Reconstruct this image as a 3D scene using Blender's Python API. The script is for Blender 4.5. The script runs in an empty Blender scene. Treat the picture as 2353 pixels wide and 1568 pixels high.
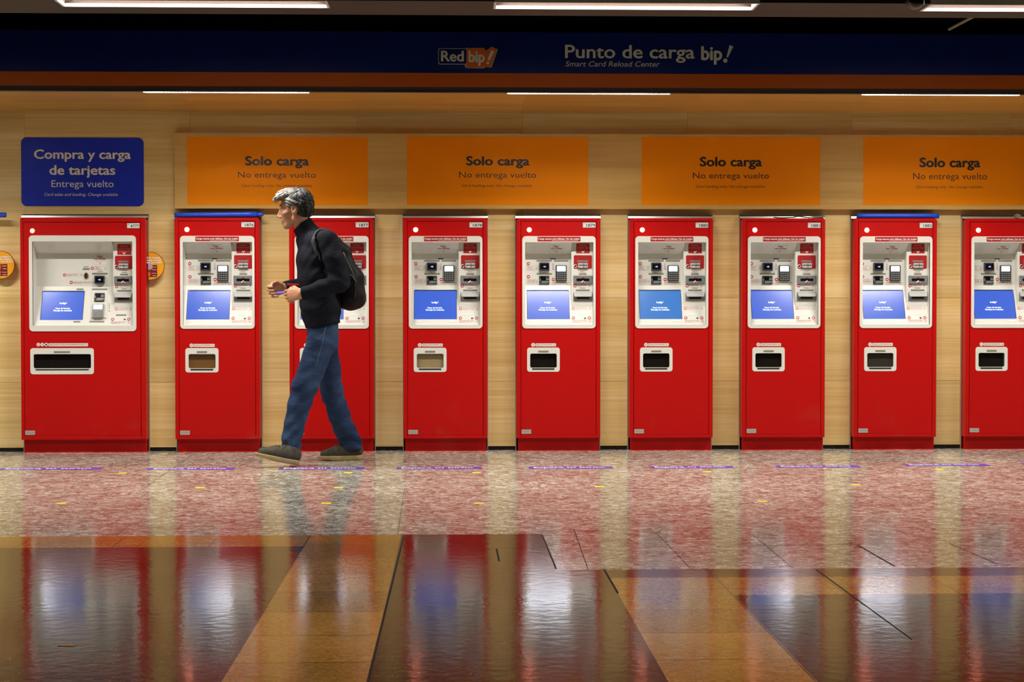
import bpy, bmesh, math, random
import numpy as np
from mathutils import Vector, Matrix
random.seed(7)
S = bpy.context.scene
COL = S.collection
# ------------------------------------------------------------------ camera
F = 3945.4
CAM = Vector((1.8119, -11.2617, 0.9739))
RM = Matrix.Rotation(-0.0344, 3, 'Z') @ Matrix.Rotation(math.pi/2-0.0220, 3, 'X') @ Matrix.Rotation(-0.0006, 3, 'Z')
cd = bpy.data.cameras.new('camera'); cam = bpy.data.objects.new('camera', cd); COL.objects.link(cam)
cd.sensor_width = 36.0; cd.lens = F/2353*36.0; cd.clip_end = 60
cam.matrix_world = Matrix.Translation(CAM) @ RM.to_4x4()
S.camera = cam
# ------------------------------------------------------------------ world and exposure
w = bpy.data.worlds.new('world'); S.world = w; w.use_nodes = True
w.node_tree.nodes['Background'].inputs[0].default_value = (1.0, 0.86, 0.66, 1)
w.node_tree.nodes['Background'].inputs[1].default_value = 0.005
S.view_settings.view_transform = 'Standard'; S.view_settings.look = 'None'
S.view_settings.exposure = 0.0; S.view_settings.gamma = 1.0
S.cycles.use_denoising = True
S.cycles.max_bounces = 8
S.cycles.sample_clamp_indirect = 25.0
# ------------------------------------------------------------------ lamps
LED_W = 32.0
NEAR_W = 7.0      # each fitting of the next row, over the hall
TUBE_W = 19.0
WARM = (1.0, 0.975, 0.92)

def area(name, loc, sx, sy, power, parent=None, col=WARM, rot=(0, 0, 0), spread=math.pi):
    l = bpy.data.lights.new(name, 'AREA'); l.shape = 'RECTANGLE'; l.size = sx; l.size_y = sy
    l.energy = power; l.color = col; l.spread = spread
    o = bpy.data.objects.new(name, l); COL.objects.link(o); o.location = loc; o.rotation_euler = rot
    if parent: o.parent = parent
    return o

# ------------------------------------------------------------------ pixel rays
def ray(px, py):
    return (RM @ Vector(((px-1176.5)/F, -(py-784.0)/F, -1.0))).normalized()
def at(px, py, Y):
    d = ray(px, py); t = (Y-CAM.y)/d.y
    return CAM + d*t
def onfloor(px, py, Z=0.0):
    d = ray(px, py); t = (Z-CAM.z)/d.z
    return CAM + d*t

# ------------------------------------------------------------------ materials
def srgb(r, g, b):
    f = lambda c: (c/255/12.92 if c/255 <= 0.04045 else ((c/255+0.055)/1.055)**2.4)
    return (f(r), f(g), f(b), 1)
MATS = {}
def mat(name, rgb=(200, 200, 200), rough=0.5, metal=0.0, spec=0.5, emit=None, es=0.0, alpha=1.0, var=0.0, vscale=(6, 6, 6), coat=0.0, trans=0.0, bump=0.0, bscale=40):
    if name in MATS: return MATS[name]
    m = bpy.data.materials.new(name); m.use_nodes = True
    nt = m.node_tree; b = nt.nodes['Principled BSDF']
    c = srgb(*rgb)
    b.inputs['Base Color'].default_value = c
    b.inputs['Roughness'].default_value = rough; b.inputs['Metallic'].default_value = metal
    b.inputs['Specular IOR Level'].default_value = spec
    b.inputs['Coat Weight'].default_value = coat
    b.inputs['Transmission Weight'].default_value = trans
    b.inputs['Alpha'].default_value = alpha
    if emit:
        b.inputs['Emission Color'].default_value = (*emit, 1); b.inputs['Emission Strength'].default_value = es
    tc = nt.nodes.new('ShaderNodeTexCoord')
    if var > 0:
        mp = nt.nodes.new('ShaderNodeMapping'); mp.inputs['Scale'].default_value = vscale
        nz = nt.nodes.new('ShaderNodeTexNoise'); nz.inputs['Scale'].default_value = 1.0; nz.inputs['Detail'].default_value = 6
        cr = nt.nodes.new('ShaderNodeValToRGB')
        lo = tuple(x*(1-var) for x in c[:3])+(1,); hi = tuple(min(1, x*(1+var)+0.01*var) for x in c[:3])+(1,)
        cr.color_ramp.elements[0].color = lo; cr.color_ramp.elements[0].position = 0.3
        cr.color_ramp.elements[1].color = hi; cr.color_ramp.elements[1].position = 0.7
        nt.links.new(tc.outputs['Object'], mp.inputs[0]); nt.links.new(mp.outputs[0], nz.inputs['Vector'])
        nt.links.new(nz.outputs[0], cr.inputs[0]); nt.links.new(cr.outputs[0], b.inputs['Base Color'])
    if bump > 0:
        nb = nt.nodes.new('ShaderNodeTexNoise'); nb.inputs['Scale'].default_value = bscale; nb.inputs['Detail'].default_value = 4
        bp = nt.nodes.new('ShaderNodeBump'); bp.inputs['Strength'].default_value = bump; bp.inputs['Distance'].default_value = 0.01
        nt.links.new(tc.outputs['Object'], nb.inputs['Vector']); nt.links.new(nb.outputs[0], bp.inputs['Height']); nt.links.new(bp.outputs[0], b.inputs['Normal'])
    MATS[name] = m
    return m

def wood(name, c0, c1, c2, rough=0.42, axis='x', rnd=0.25, grain=60):
    if name in MATS: return MATS[name]
    m = bpy.data.materials.new(name); m.use_nodes = True
    nt = m.node_tree; b = nt.nodes['Principled BSDF']; N = nt.nodes.new; L = nt.links.new
    tc = N('ShaderNodeTexCoord'); geo = N('ShaderNodeNewGeometry')
    off = N('ShaderNodeVectorMath'); off.operation = 'MULTIPLY_ADD'
    L(geo.outputs['Random Per Island'], off.inputs[0]); off.inputs[1].default_value = (9, 5, 7); L(tc.outputs['Object'], off.inputs[2])
    mp = N('ShaderNodeMapping'); mp.inputs['Scale'].default_value = (0.9, grain*0.5, grain)
    L(off.outputs[0], mp.inputs[0])
    n1 = N('ShaderNodeTexNoise'); n1.inputs['Scale'].default_value = 1.0; n1.inputs['Detail'].default_value = 8; n1.inputs['Roughness'].default_value = 0.62; n1.inputs['Distortion'].default_value = 0.3
    L(mp.outputs[0], n1.inputs['Vector'])
    mp2 = N('ShaderNodeMapping'); mp2.inputs['Scale'].default_value = (0.5, 6, 9)
    L(off.outputs[0], mp2.inputs[0])
    n2 = N('ShaderNodeTexNoise'); n2.inputs['Scale'].default_value = 1.0; n2.inputs['Detail'].default_value = 3
    L(mp2.outputs[0], n2.inputs['Vector'])
    ad = N('ShaderNodeMath'); ad.operation = 'MULTIPLY_ADD'; ad.inputs[1].default_value = 0.55
    L(n1.outputs[0], ad.inputs[0])
    sc = N('ShaderNodeMath'); sc.operation = 'MULTIPLY'; sc.inputs[1].default_value = 0.45; L(n2.outputs[0], sc.inputs[0]); L(sc.outputs[0], ad.inputs[2])
    cr = N('ShaderNodeValToRGB'); e = cr.color_ramp.elements
    e[0].position = 0.36; e[0].color = srgb(*c0); e[1].position = 0.64; e[1].color = srgb(*c2)
    x = e.new(0.5); x.color = srgb(*c1)
    L(ad.outputs[0], cr.inputs[0])
    hs = N('ShaderNodeHueSaturation')
    mr = N('ShaderNodeMapRange'); mr.inputs[3].default_value = 1-rnd; mr.inputs[4].default_value = 1+rnd*0.5
    L(geo.outputs['Random Per Island'], mr.inputs[0]); L(mr.outputs[0], hs.inputs['Value']); L(cr.outputs[0], hs.inputs['Color'])
    L(hs.outputs[0], b.inputs['Base Color'])
    b.inputs['Roughness'].default_value = rough
    MATS[name] = m
    return m

# ------------------------------------------------------------------ mesh builder
class MB:
    def __init__(s): s.v = []; s.f = []; s.mi = []
    def quad(s, a, b, c, d, mi=0):
        n = len(s.v); s.v += [tuple(a), tuple(b), tuple(c), tuple(d)]; s.f.append((n, n+1, n+2, n+3)); s.mi.append(mi)
    def poly(s, pts, mi=0):
        n = len(s.v); s.v += [tuple(p) for p in pts]; s.f.append(tuple(range(n, n+len(pts)))); s.mi.append(mi)
    def box(s, x0, x1, y0, y1, z0, z1, mi=0):
        n = len(s.v)
        s.v += [(x0, y0, z0), (x1, y0, z0), (x1, y1, z0), (x0, y1, z0), (x0, y0, z1), (x1, y0, z1), (x1, y1, z1), (x0, y1, z1)]
        for q in ((0, 3, 2, 1), (4, 5, 6, 7), (0, 1, 5, 4), (1, 2, 6, 5), (2, 3, 7, 6), (3, 0, 4, 7)):
            s.f.append(tuple(n+i for i in q)); s.mi.append(mi)
    def prism(s, pts, d, bevel=0.0, mi=0, mi_front=None):
        # pts: list of Vectors (front outline, counter clockwise seen from the front), d: vector from front to back
        pts = [Vector(p) for p in pts]; d = Vector(d); n = len(pts); k = len(s.v)
        c = sum(pts, Vector())/n
        if bevel > 0:
            dn = d.normalized()
            inner = []
            for i, p in enumerate(pts):
                a = (p-pts[i-1]); b2 = (pts[(i+1) % n]-p)
                na = a.cross(dn).normalized() if a.length > 1e-9 else Vector(); nb = b2.cross(dn).normalized() if b2.length > 1e-9 else Vector()
                t = (na+nb)
                t = t.normalized() if t.length > 1e-9 else (c-p).normalized()
                if t.dot(c-p) < 0: t = -t
                inner.append(p+t*bevel)
            rings = [inner, [p+dn*bevel for p in pts], [p+d for p in pts]]
        else:
            rings = [pts, [p+d for p in pts]]
        for r in rings: s.v += [tuple(p) for p in r]
        s.f.append(tuple(range(k, k+n))); s.mi.append(mi if mi_front is None else mi_front)
        m = len(rings)
        for r in range(m-1):
            for i in range(n):
                j = (i+1) % n
                s.f.append((k+r*n+i, k+(r+1)*n+i, k+(r+1)*n+j, k+r*n+j)); s.mi.append(mi)
        s.f.append(tuple(reversed(range(k+(m-1)*n, k+m*n)))); s.mi.append(mi)
    def ring(s, outer, inner, d, mi=0):
        outer = [Vector(p) for p in outer]; inner = [Vector(p) for p in inner]; d = Vector(d); n = len(outer); k = len(s.v)
        for r in (outer, inner, [p+d for p in outer], [p+d for p in inner]): s.v += [tuple(p) for p in r]
        for i in range(n):
            j = (i+1) % n
            for q in ((i, j, n+j, n+i), (2*n+i, 3*n+i, 3*n+j, 2*n+j), (i, 2*n+i, 2*n+j, j), (n+i, n+j, 3*n+j, 3*n+i)):
                s.f.append(tuple(k+a for a in q)); s.mi.append(mi)
    def tube(s, pts, r, n=10, cap=True, mi=0, flat=None):
        pts = [Vector(p) for p in pts]; k = len(s.v); m = len(pts)
        rr = r if isinstance(r, (list, tuple)) else [r]*m
        up = Vector((0, 0, 1)); prev = None
        for i, p in enumerate(pts):
            t = (pts[min(i+1, m-1)]-pts[max(i-1, 0)]).normalized()
            if prev is None:
                a = t.cross(up)
                if a.length < 0.1: a = t.cross(Vector((1, 0, 0)))
                a.normalize()
            else:
                a = (prev-t*prev.dot(t)).normalized()
            prev = a; b = t.cross(a)
            for q in range(n):
                an = 2*math.pi*q/n
                s.v.append(tuple(p+a*(math.cos(an)*rr[i])+b*(math.sin(an)*rr[i]*(flat or 1))))
        for i in range(m-1):
            for q in range(n):
                q2 = (q+1) % n
                s.f.append((k+i*n+q, k+i*n+q2, k+(i+1)*n+q2, k+(i+1)*n+q)); s.mi.append(mi)
        if cap:
            s.f.append(tuple(reversed(range(k, k+n)))); s.mi.append(mi)
            s.f.append(tuple(range(k+(m-1)*n, k+m*n))); s.mi.append(mi)
    def build(s, name, mats, parent=None, smooth=False, org=None):
        me = bpy.data.meshes.new(name)
        o0 = Vector(org) if org is not None else (Vector(parent_world(parent)) if parent else Vector())
        me.from_pydata([tuple(Vector(v)-o0) for v in s.v], [], s.f)
        mats = mats if isinstance(mats, (list, tuple)) else [mats]
        for m in mats: me.materials.append(m)
        me.polygons.foreach_set('material_index', s.mi)
        bm = bmesh.new(); bm.from_mesh(me); bmesh.ops.recalc_face_normals(bm, faces=bm.faces); bm.to_mesh(me); bm.free()
        if smooth: me.polygons.foreach_set('use_smooth', [True]*len(me.polygons))
        me.update()
        o = bpy.data.objects.new(name, me); COL.objects.link(o)
        if parent: o.parent = parent
        elif org is not None: o.location = org
        return o
ROOTW = {}
def parent_world(p):
    w0 = Vector(p.location)
    if p.parent: w0 = w0+parent_world(p.parent)
    return w0

def tag(o, label=None, cat=None, group=None, kind=None):
    if label: o['label'] = label
    if cat: o['category'] = cat
    if group: o['group'] = group
    if kind: o['kind'] = kind
    return o
def thing(name, loc, label, cat, group=None):
    o = bpy.data.objects.new(name, None); COL.objects.link(o); o.location = loc; o.empty_display_size = 0.1
    return tag(o, label, cat, group)
def copy_tree(o, parent=None):
    c = o.copy(); COL.objects.link(c); c.parent = parent
    for ch in list(o.children):
        copy_tree(ch, c)
    return c

# ------------------------------------------------------------------ surfaces addressed through photo crops
class Surf:
    """plane in the place; (cx, cy) of a crop are cast on to it, then shapes are built in plane coordinates"""
    def __init__(s, O, N, crop=(0, 0, 1.0)):
        s.O = Vector(O); s.N = Vector(N).normalized(); s.U = Vector((1, 0, 0)); s.V = s.N.cross(s.U); 
        if s.V.z < 0: s.V = -s.V
        s.crop = crop
    def uv(s, cx, cy):
        x0, y0, k = s.crop
        d = ray(x0+cx*k, y0+cy*k); t = (s.O-CAM).dot(s.N)/d.dot(s.N); p = CAM+d*t-s.O
        return p.dot(s.U), p.dot(s.V)
    def P(s, u, v, w=0.0): return s.O+s.U*u+s.V*v+s.N*w
    def rect(s, x0, y0, x1, y1):
        xm, ym = (x0+x1)/2, (y0+y1)/2
        return s.uv(x0, ym)[0], s.uv(x1, ym)[0], s.uv(xm, y1)[1], s.uv(xm, y0)[1]   # u0 u1 v0 v1
    def outline(s, u0, u1, v0, v1, r=0, w=0.0, n=5, corners='1111'):
        r = min(r, (u1-u0)/2.01, (v1-v0)/2.01)
        if r <= 0: return [s.P(u0, v0, w), s.P(u1, v0, w), s.P(u1, v1, w), s.P(u0, v1, w)]
        pts = []
        for i, (cu, cv, a0) in enumerate(((u0+r, v0+r, 180), (u1-r, v0+r, 270), (u1-r, v1-r, 0), (u0+r, v1-r, 90))):
            if corners[i] == '0':
                pts.append(s.P((u0, u1, u1, u0)[i], (v0, v0, v1, v1)[i], w)); continue
            for k in range(n+1):
                a = math.radians(a0+90*k/n); pts.append(s.P(cu+r*math.cos(a), cv+r*math.sin(a), w))
        return pts
    def plate(s, mb, x0, y0, x1, y1, t=0.001, r=0, base=0.0, bevel=0, mi=0, corners='1111', mi_front=None):
        u0, u1, v0, v1 = s.rect(x0, y0, x1, y1)
        mb.prism(s.outline(u0, u1, v0, v1, r, base+t, corners=corners), s.N*(-t), bevel, mi, mi_front)
    def disc(s, mb, cx, cy, rc, t=0.001, base=0.0, n=24, ry=None, mi=0, bevel=0):
        u, v = s.uv(cx, cy); r = abs(s.uv(cx+rc, cy)[0]-u); r2 = r*(ry/rc if ry else 1)
        mb.prism([s.P(u+r*math.cos(2*math.pi*i/n), v+r2*math.sin(2*math.pi*i/n), base+t) for i in range(n)], s.N*(-t), bevel, mi)
    def tri(s, mb, pts, t=0.001, base=0.0, mi=0):
        mb.prism([s.P(*s.uv(*p), base+t) for p in pts], s.N*(-t), 0, mi)

_txt = {}
def glyphs(text, bold=0.0, shear=0.0):
    key = (text, bold, shear)
    if key in _txt: return _txt[key]
    if bold:   # heavier strokes: the same outline laid down five times, a hair apart
        V0, F0 = glyphs(text, 0.0, shear); V = []; Fc = []
        for dx, dy in ((0, 0), (1, 0), (-1, 0), (0, 1), (0, -1)):
            n = len(V); V += [(x+dx*bold, y+dy*bold*0.8) for x, y in V0]; Fc += [tuple(n+i for i in f) for f in F0]
        _txt[key] = (V, Fc)
        return V, Fc
    cu = bpy.data.curves.new('t', 'FONT'); cu.body = text; cu.size = 1.0; cu.shear = shear
    cu.resolution_u = 3; cu.fill_mode = 'FRONT'
    o = bpy.data.objects.new('t', cu); COL.objects.link(o)
    dg = bpy.context.evaluated_depsgraph_get(); dg.update()
    me = bpy.data.meshes.new_from_object(o.evaluated_get(dg))
    V = [(v.co.x, v.co.y) for v in me.vertices]; Fc = [tuple(p.vertices) for p in me.polygons]
    bpy.data.objects.remove(o); bpy.data.curves.remove(cu); bpy.data.meshes.remove(me)
    _txt[key] = (V, Fc)
    return V, Fc
_H = glyphs('H'); CAPH = max(v[1] for v in _H[0])-min(v[1] for v in _H[0])
def put_text(mb, s, text, x0, x1, cap, base, bold=0.0, shear=0.0, w=0.0015, mi=0):
    V, Fc = glyphs(text, bold, shear)
    if not V: return
    a = min(v[0] for v in V); b = max(v[0] for v in V)
    xm = (x0+x1)/2
    u0 = s.uv(x0, base)[0]; u1 = s.uv(x1, base)[0]; vb = s.uv(xm, base)[1]; vc = s.uv(xm, cap)[1]
    sx = (u1-u0)/(b-a); sy = (vc-vb)/CAPH
    k = len(mb.v)
    n0 = len(glyphs(text, 0.0, shear)[0])
    mb.v += [tuple(s.P(u0+(x-a)*sx, vb+y*sy, w+0.00016*(i//n0))) for i, (x, y) in enumerate(V)]
    for f in Fc: mb.f.append(tuple(k+i for i in f)); mb.mi.append(mi)
def word_objs(name, s, lines, m, parent):
    # big signs: every word of a line is a part of its own
    for ln in lines:
        kw = ln[5] if len(ln) > 5 else {}
        mb = MB(); put_text(mb, s, *ln[:5], **kw)
        V, Fc = glyphs(ln[0], kw.get('bold', 0.0), kw.get('shear', 0.0))
        ws = ln[0].split(' '); cuts = [max(v[0] for v in glyphs(' '.join(ws[:i+1]), kw.get('bold', 0.0), kw.get('shear', 0.0))[0])+0.02 for i in range(len(ws))]
        for i in range(len(ws)):
            lo = cuts[i-1] if i else -1e9; hi = cuts[i]
            part = MB(); part.v = mb.v
            for f in Fc:
                x = sum(V[k][0] for k in f)/len(f)
                if lo < x <= hi: part.f.append(f); part.mi.append(0)
            used = sorted({k for f in part.f for k in f}); ix = {k: n for n, k in enumerate(used)}
            part.v = [mb.v[k] for k in used]; part.f = [tuple(ix[k] for k in f) for f in part.f]
            part.build(name, m, parent)
def text_obj(name, s, lines, m, parent):
    mb = MB()
    for ln in lines: put_text(mb, s, *ln[:5], **(ln[5] if len(ln) > 5 else {}))
    o = mb.build(name, m, parent)
    return o
#%%PART2
# ------------------------------------------------------------------ the setting
WY = 0.10                       # face of the timber wall; machine fronts stand at Y = 0
PITCH = 0.7437                  # spacing of the narrow machines
MW = 0.55                       # width of a narrow machine
WIDE0 = at(47.3, 750, 0).x; WIDE1 = at(335, 750, 0).x
mach_x = [(WIDE0, WIDE1)]+[(PITCH*i, PITCH*i+MW) for i in range(8)]
ZTOP = 1.533; ZFR = 0.086
M_wood = wood('wall_wood', (212, 174, 104), (227, 195, 128), (240, 214, 156), rnd=0.12)
M_dark = mat('dark_void', (12, 10, 9), 0.8)
M_black = mat('black_paint', (9, 9, 9), 0.9, spec=0.1)
M_alu = mat('aluminium_trim', (205, 203, 198), 0.33, metal=0.9)
M_soff = wood('soffit_wood', (180, 130, 56), (194, 144, 66), (206, 158, 78), rough=0.4, rnd=0.12, grain=40)

def terrazzo(name, stops, scale, rough, spec, tile=None, grout=(40, 30, 22), fine=0.5, bump=0.15, var=None, tile_off=(0, 0)):
    m = bpy.data.materials.new(name); m.use_nodes = True
    nt = m.node_tree; b = nt.nodes['Principled BSDF']; N = nt.nodes.new; L = nt.links.new
    tc = N('ShaderNodeTexCoord')
    vo = N('ShaderNodeTexVoronoi'); vo.inputs['Scale'].default_value = scale; vo.inputs['Randomness'].default_value = 1.0
    nz = N('ShaderNodeTexNoise'); nz.inputs['Scale'].default_value = scale*0.5; nz.inputs['Detail'].default_value = 5
    ds = N('ShaderNodeVectorMath'); ds.operation = 'MULTIPLY_ADD'; ds.inputs[1].default_value = (0.05, 0.05, 0.05)
    L(tc.outputs['Object'], nz.inputs['Vector']); L(nz.outputs['Color'], ds.inputs[0]); L(tc.outputs['Object'], ds.inputs[2]); L(ds.outputs[0], vo.inputs['Vector'])
    sp = N('ShaderNodeSeparateColor'); L(vo.outputs['Color'], sp.inputs[0])
    vf = N('ShaderNodeTexVoronoi'); vf.inputs['Scale'].default_value = scale*3.1; L(tc.outputs['Object'], vf.inputs['Vector'])
    sp2 = N('ShaderNodeSeparateColor'); L(vf.outputs['Color'], sp2.inputs[0])
    mx = N('ShaderNodeMath'); mx.operation = 'MULTIPLY_ADD'; mx.inputs[1].default_value = fine
    L(sp2.outputs[0], mx.inputs[0]); m2 = N('ShaderNodeMath'); m2.operation = 'MULTIPLY'; m2.inputs[1].default_value = 1-fine
    L(sp.outputs[0], m2.inputs[0]); L(m2.outputs[0], mx.inputs[2])
    cr = N('ShaderNodeValToRGB'); cr.color_ramp.interpolation = 'LINEAR'; e = cr.color_ramp.elements
    e[0].position = stops[0][0]; e[0].color = srgb(*stops[0][1]); e[1].position = stops[-1][0]; e[1].color = srgb(*stops[-1][1])
    for p, c in stops[1:-1]:
        x = e.new(p); x.color = srgb(*c)
    L(mx.outputs[0], cr.inputs[0]); out = cr.outputs[0]
    # broad wear
    wn = N('ShaderNodeTexNoise'); wn.inputs['Scale'].default_value = 1.7; wn.inputs['Detail'].default_value = 5; L(tc.outputs['Object'], wn.inputs['Vector'])
    hs = N('ShaderNodeHueSaturation'); mr = N('ShaderNodeMapRange'); mr.inputs[1].default_value = 0.3; mr.inputs[2].default_value = 0.7; mr.inputs[3].default_value = 0.85; mr.inputs[4].default_value = 1.15
    L(wn.outputs[0], mr.inputs[0]); L(mr.outputs[0], hs.inputs['Value']); L(out, hs.inputs['Color']); out = hs.outputs[0]
    rr = N('ShaderNodeMapRange'); rr.inputs[1].default_value = 0.3; rr.inputs[2].default_value = 0.7; rr.inputs[3].default_value = rough*0.8; rr.inputs[4].default_value = rough*1.25
    L(wn.outputs[0], rr.inputs[0]); L(rr.outputs[0], b.inputs['Roughness'])
    if tile:
        mp = N('ShaderNodeMapping'); mp.inputs['Location'].default_value = (tile_off[0], tile_off[1], 0); L(tc.outputs['Object'], mp.inputs[0])
        br = N('ShaderNodeTexBrick'); br.offset = 0; br.squash = 1; br.inputs['Scale'].default_value = 1
        br.inputs['Brick Width'].default_value = tile; br.inputs['Row Height'].default_value = tile; br.inputs['Mortar Size'].default_value = 0.0032; br.inputs['Mortar Smooth'].default_value = 0.1
        br.inputs['Color1'].default_value = (0.8, 0.8, 0.8, 1); br.inputs['Color2'].default_value = (1.15, 1.15, 1.15, 1); br.inputs['Mortar'].default_value = (1, 1, 1, 1)
        L(mp.outputs[0], br.inputs['Vector'])
        ml = N('ShaderNodeMix'); ml.data_type = 'RGBA'; ml.blend_type = 'MULTIPLY'; ml.inputs[0].default_value = 1.0; L(out, ml.inputs[6]); L(br.outputs['Color'], ml.inputs[7])
        mg = N('ShaderNodeMix'); mg.data_type = 'RGBA'; L(br.outputs['Fac'], mg.inputs[0]); L(ml.outputs[2], mg.inputs[6]); mg.inputs[7].default_value = srgb(*grout); out = mg.outputs[2]
    L(out, b.inputs['Base Color'])
    bn = N('ShaderNodeTexNoise'); bn.inputs['Scale'].default_value = 22; bn.inputs['Detail'].default_value = 3; L(tc.outputs['Object'], bn.inputs['Vector'])
    bp = N('ShaderNodeBump'); bp.inputs['Strength'].default_value = bump; bp.inputs['Distance'].default_value = 0.002
    L(bn.outputs[0], bp.inputs['Height']); L(bp.outputs[0], b.inputs['Normal'])
    b.inputs['Specular IOR Level'].default_value = spec
    return m
TILE = 0.3825
LIGHT_STOPS = [(0.08, (96, 72, 58)), (0.28, (142, 128, 112)), (0.5, (166, 160, 144)), (0.72, (188, 184, 170)), (0.92, (234, 231, 218))]
DARK_STOPS = [(0.1, (12, 7, 3)), (0.5, (32, 20, 9)), (0.78, (50, 32, 14)), (0.93, (120, 88, 44))]
YEL_STOPS = [(0.05, (138, 92, 32)), (0.4, (164, 114, 42)), (0.7, (176, 126, 50)), (0.95, (194, 148, 74))]
M_fl = terrazzo('floor_light', LIGHT_STOPS, 34, 0.12, 0.2, fine=0.45)
M_fd = terrazzo('floor_dark', DARK_STOPS, 70, 0.105, 0.12, tile=TILE, grout=(8, 5, 3), fine=0.6, tile_off=(TILE*4-1.5955, 0.11), bump=0.25)
M_fy = terrazzo('floor_yellow', YEL_STOPS, 90, 0.11, 0.18, tile=TILE*1.0, grout=(90, 58, 26), fine=0.5, tile_off=(TILE*4-1.5955, 0.11), bump=0.26)
YA = onfloor(900, 1229.5).y; YA2 = onfloor(500, 1257).y; YB = onfloor(1700, 1308).y; YB1 = onfloor(1800, 1326.5).y; YB2 = onfloor(1800, 1367).y
a0, a1, b0, b1, XC = 1.214, 1.5955, 2.364, 2.7475, 2.187
fx0, fx1, fy0, fy1 = -7.0, 11.0, -13.5, 0.62
mb = MB()
def fl(x0, x1, y0, y1, mi):
    mb.quad((x0, y0, 0), (x1, y0, 0), (x1, y1, 0), (x0, y1, 0), mi)
fl(fx0, XC, YA, fy1, 0); fl(XC, fx1, YB, fy1, 0)
fl(fx0, a1, YA2, YA, 2); fl(a0, a1, fy0, YA2, 2); fl(fx0, a0, fy0, YA2, 1); fl(a1, XC, fy0, YA, 1); fl(XC, b0, fy0, YB, 1)
fl(b0, fx1, YB1, YB, 1); fl(b0, fx1, YB2, YB1, 2); fl(b0, b1, fy0, YB2, 2); fl(b1, fx1, fy0, YB2, 1)
mb.box(fx0, fx1, fy0, fy1, -0.06, -0.012, 1)
# open joints of the slabs, cut where the photo shows the wide dark cracks
M_crack = mat('crack', (26, 18, 12), 0.9)
def crack(p, q, w0):
    a, b2 = onfloor(*p), onfloor(*q); d = (b2-a).normalized(); n = Vector((-d.y, d.x, 0))*w0/3.4; u = Vector((0, 0, 0.0006))
    mb.quad(a-n+u, b2-n+u, b2+n+u, a+n+u, 3)
for p, q, w0 in (((1246, 1230), (1278, 1308), 0.010), ((1141, 1262), (1147, 1290), 0.012), ((1318, 1215), (1351, 1308), 0.005), ((928, 1231), (845, 1568), 0.012),
              ((1388, 1309), (1420, 1364), 0.012), ((1275, 1308), (1640, 1308), 0.005), ((1640, 1256), (2098, 1250), 0.006), ((1970, 1253), (2056, 1302), 0.012),
              ((1876, 1310), (2095, 1470), 0.008), ((2180, 1249), (2290, 1296), 0.005), ((1730, 1230), (1822, 1306), 0.004), ((1507, 1225), (1588, 1308), 0.004),
              ((320, 1130), (450, 1040), 0.003), ((620, 1110), (655, 1082), 0.003), ((430, 1248), (600, 1248), 0.004), ((914, 1228), (930, 1120), 0.003),
              ((700, 1229), (1240, 1229), 0.004), ((1070, 1260), (1270, 1260), 0.003)):
    crack(p, q, w0)
o = mb.build('floor', [M_fl, M_fd, M_fy, M_crack]); tag(o, kind='structure')

# timber wall
mb = MB()
zr = [0.026, at(1300, 876.5, WY).z, at(1300, 685, WY).z, ZTOP+0.026]
edges = [-6.5]
for x0, x1 in mach_x: edges += [x0-0.007, x1+0.007]
edges.append(11.0)
g = 0.0008
for i in range(0, len(edges), 2):
    for r in range(3):
        mb.box(edges[i], edges[i+1], WY, WY+0.03, zr[r]+g, zr[r+1]-(g if r < 2 else 0))
ZS = at(1200, 258.5, WY).z
seams = [-6.5]+[at(p, 400, WY).x for p in (-702, -322, 58, 437, 820, 1201, 1580, 1957, 2323)]+[5.75, 6.8, 11.0]
for a, b in zip(seams[:-1], seams[1:]):
    mb.box(a+g*0.7, b-g*0.7, WY, WY+0.03, ZTOP+0.026, ZS+0.05)
mb.box(-6.5, 11, 0.60, 0.63, 0, 3.3, 1)
o = mb.build('wall_back', [M_wood, M_dark]); tag(o, kind='structure')
mb = MB(); mb2 = None
for i in range(0, len(edges), 2): mb.box(edges[i], edges[i+1], WY+0.012, WY+0.03, 0, 0.0255)
o = mb.build('baseboard_back', mat('dirty_base', (34, 28, 22), 0.8, var=0.6, vscale=(30, 10, 60))); tag(o, kind='structure')

# timber soffit with the slot of the light strips, fascia above its front edge
YS0 = -0.962
led_px = [(-490, -112), (335, 713), (1165, 1540), (1984, 2350), (2800, 3170)]
def onz(px, py, Z): return onfloor(px, py, Z)
leds = []
for p, q in led_px:
    leds.append((onz(p, 216, ZS).x, onz(q, 216.5, ZS).x))
YL0, YL1 = -0.945, -0.892
mb = MB()
sx = [-6.5]+[onz(p, 230, ZS).x for p in (20, 430, 810, 1205, 1600, 2010)]+[6.0, 11.0]
for a, b in zip(sx[:-1], sx[1:]): mb.box(a, b, YL1, WY+0.03, ZS, ZS+0.02)
prev = -6.5
for a, b in leds:
    mb.box(prev, a, YL0, YL1, ZS, ZS+0.02); prev = b
mb.box(prev, 11, YL0, YL1, ZS, ZS+0.02)
o = mb.build('trim_1', M_soff); tag(o, kind='structure')
mb = MB(); mb.box(-6.5, 11, YS0, YL0, ZS-0.001, ZS+0.006)
o = mb.build('trim_2', mat('soffit_edge', (120, 112, 104), 0.35, metal=0.6)); tag(o, kind='structure')
zf = [at(1200, y, YS0).z for y in (211.5, 200.5, 168.5, 74)]
mb = MB(); mb.box(-6.5, 11, YS0+0.003, YS0+0.012, ZS+0.006, zf[1])
o = mb.build('trim_3', mat('dark_brown_strip', (74, 56, 54), 0.6)); tag(o, kind='structure')
M_diode = mat('led_emitter', (255, 250, 240), 0.5, emit=(1.0, 0.95, 0.85), es=10)
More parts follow.
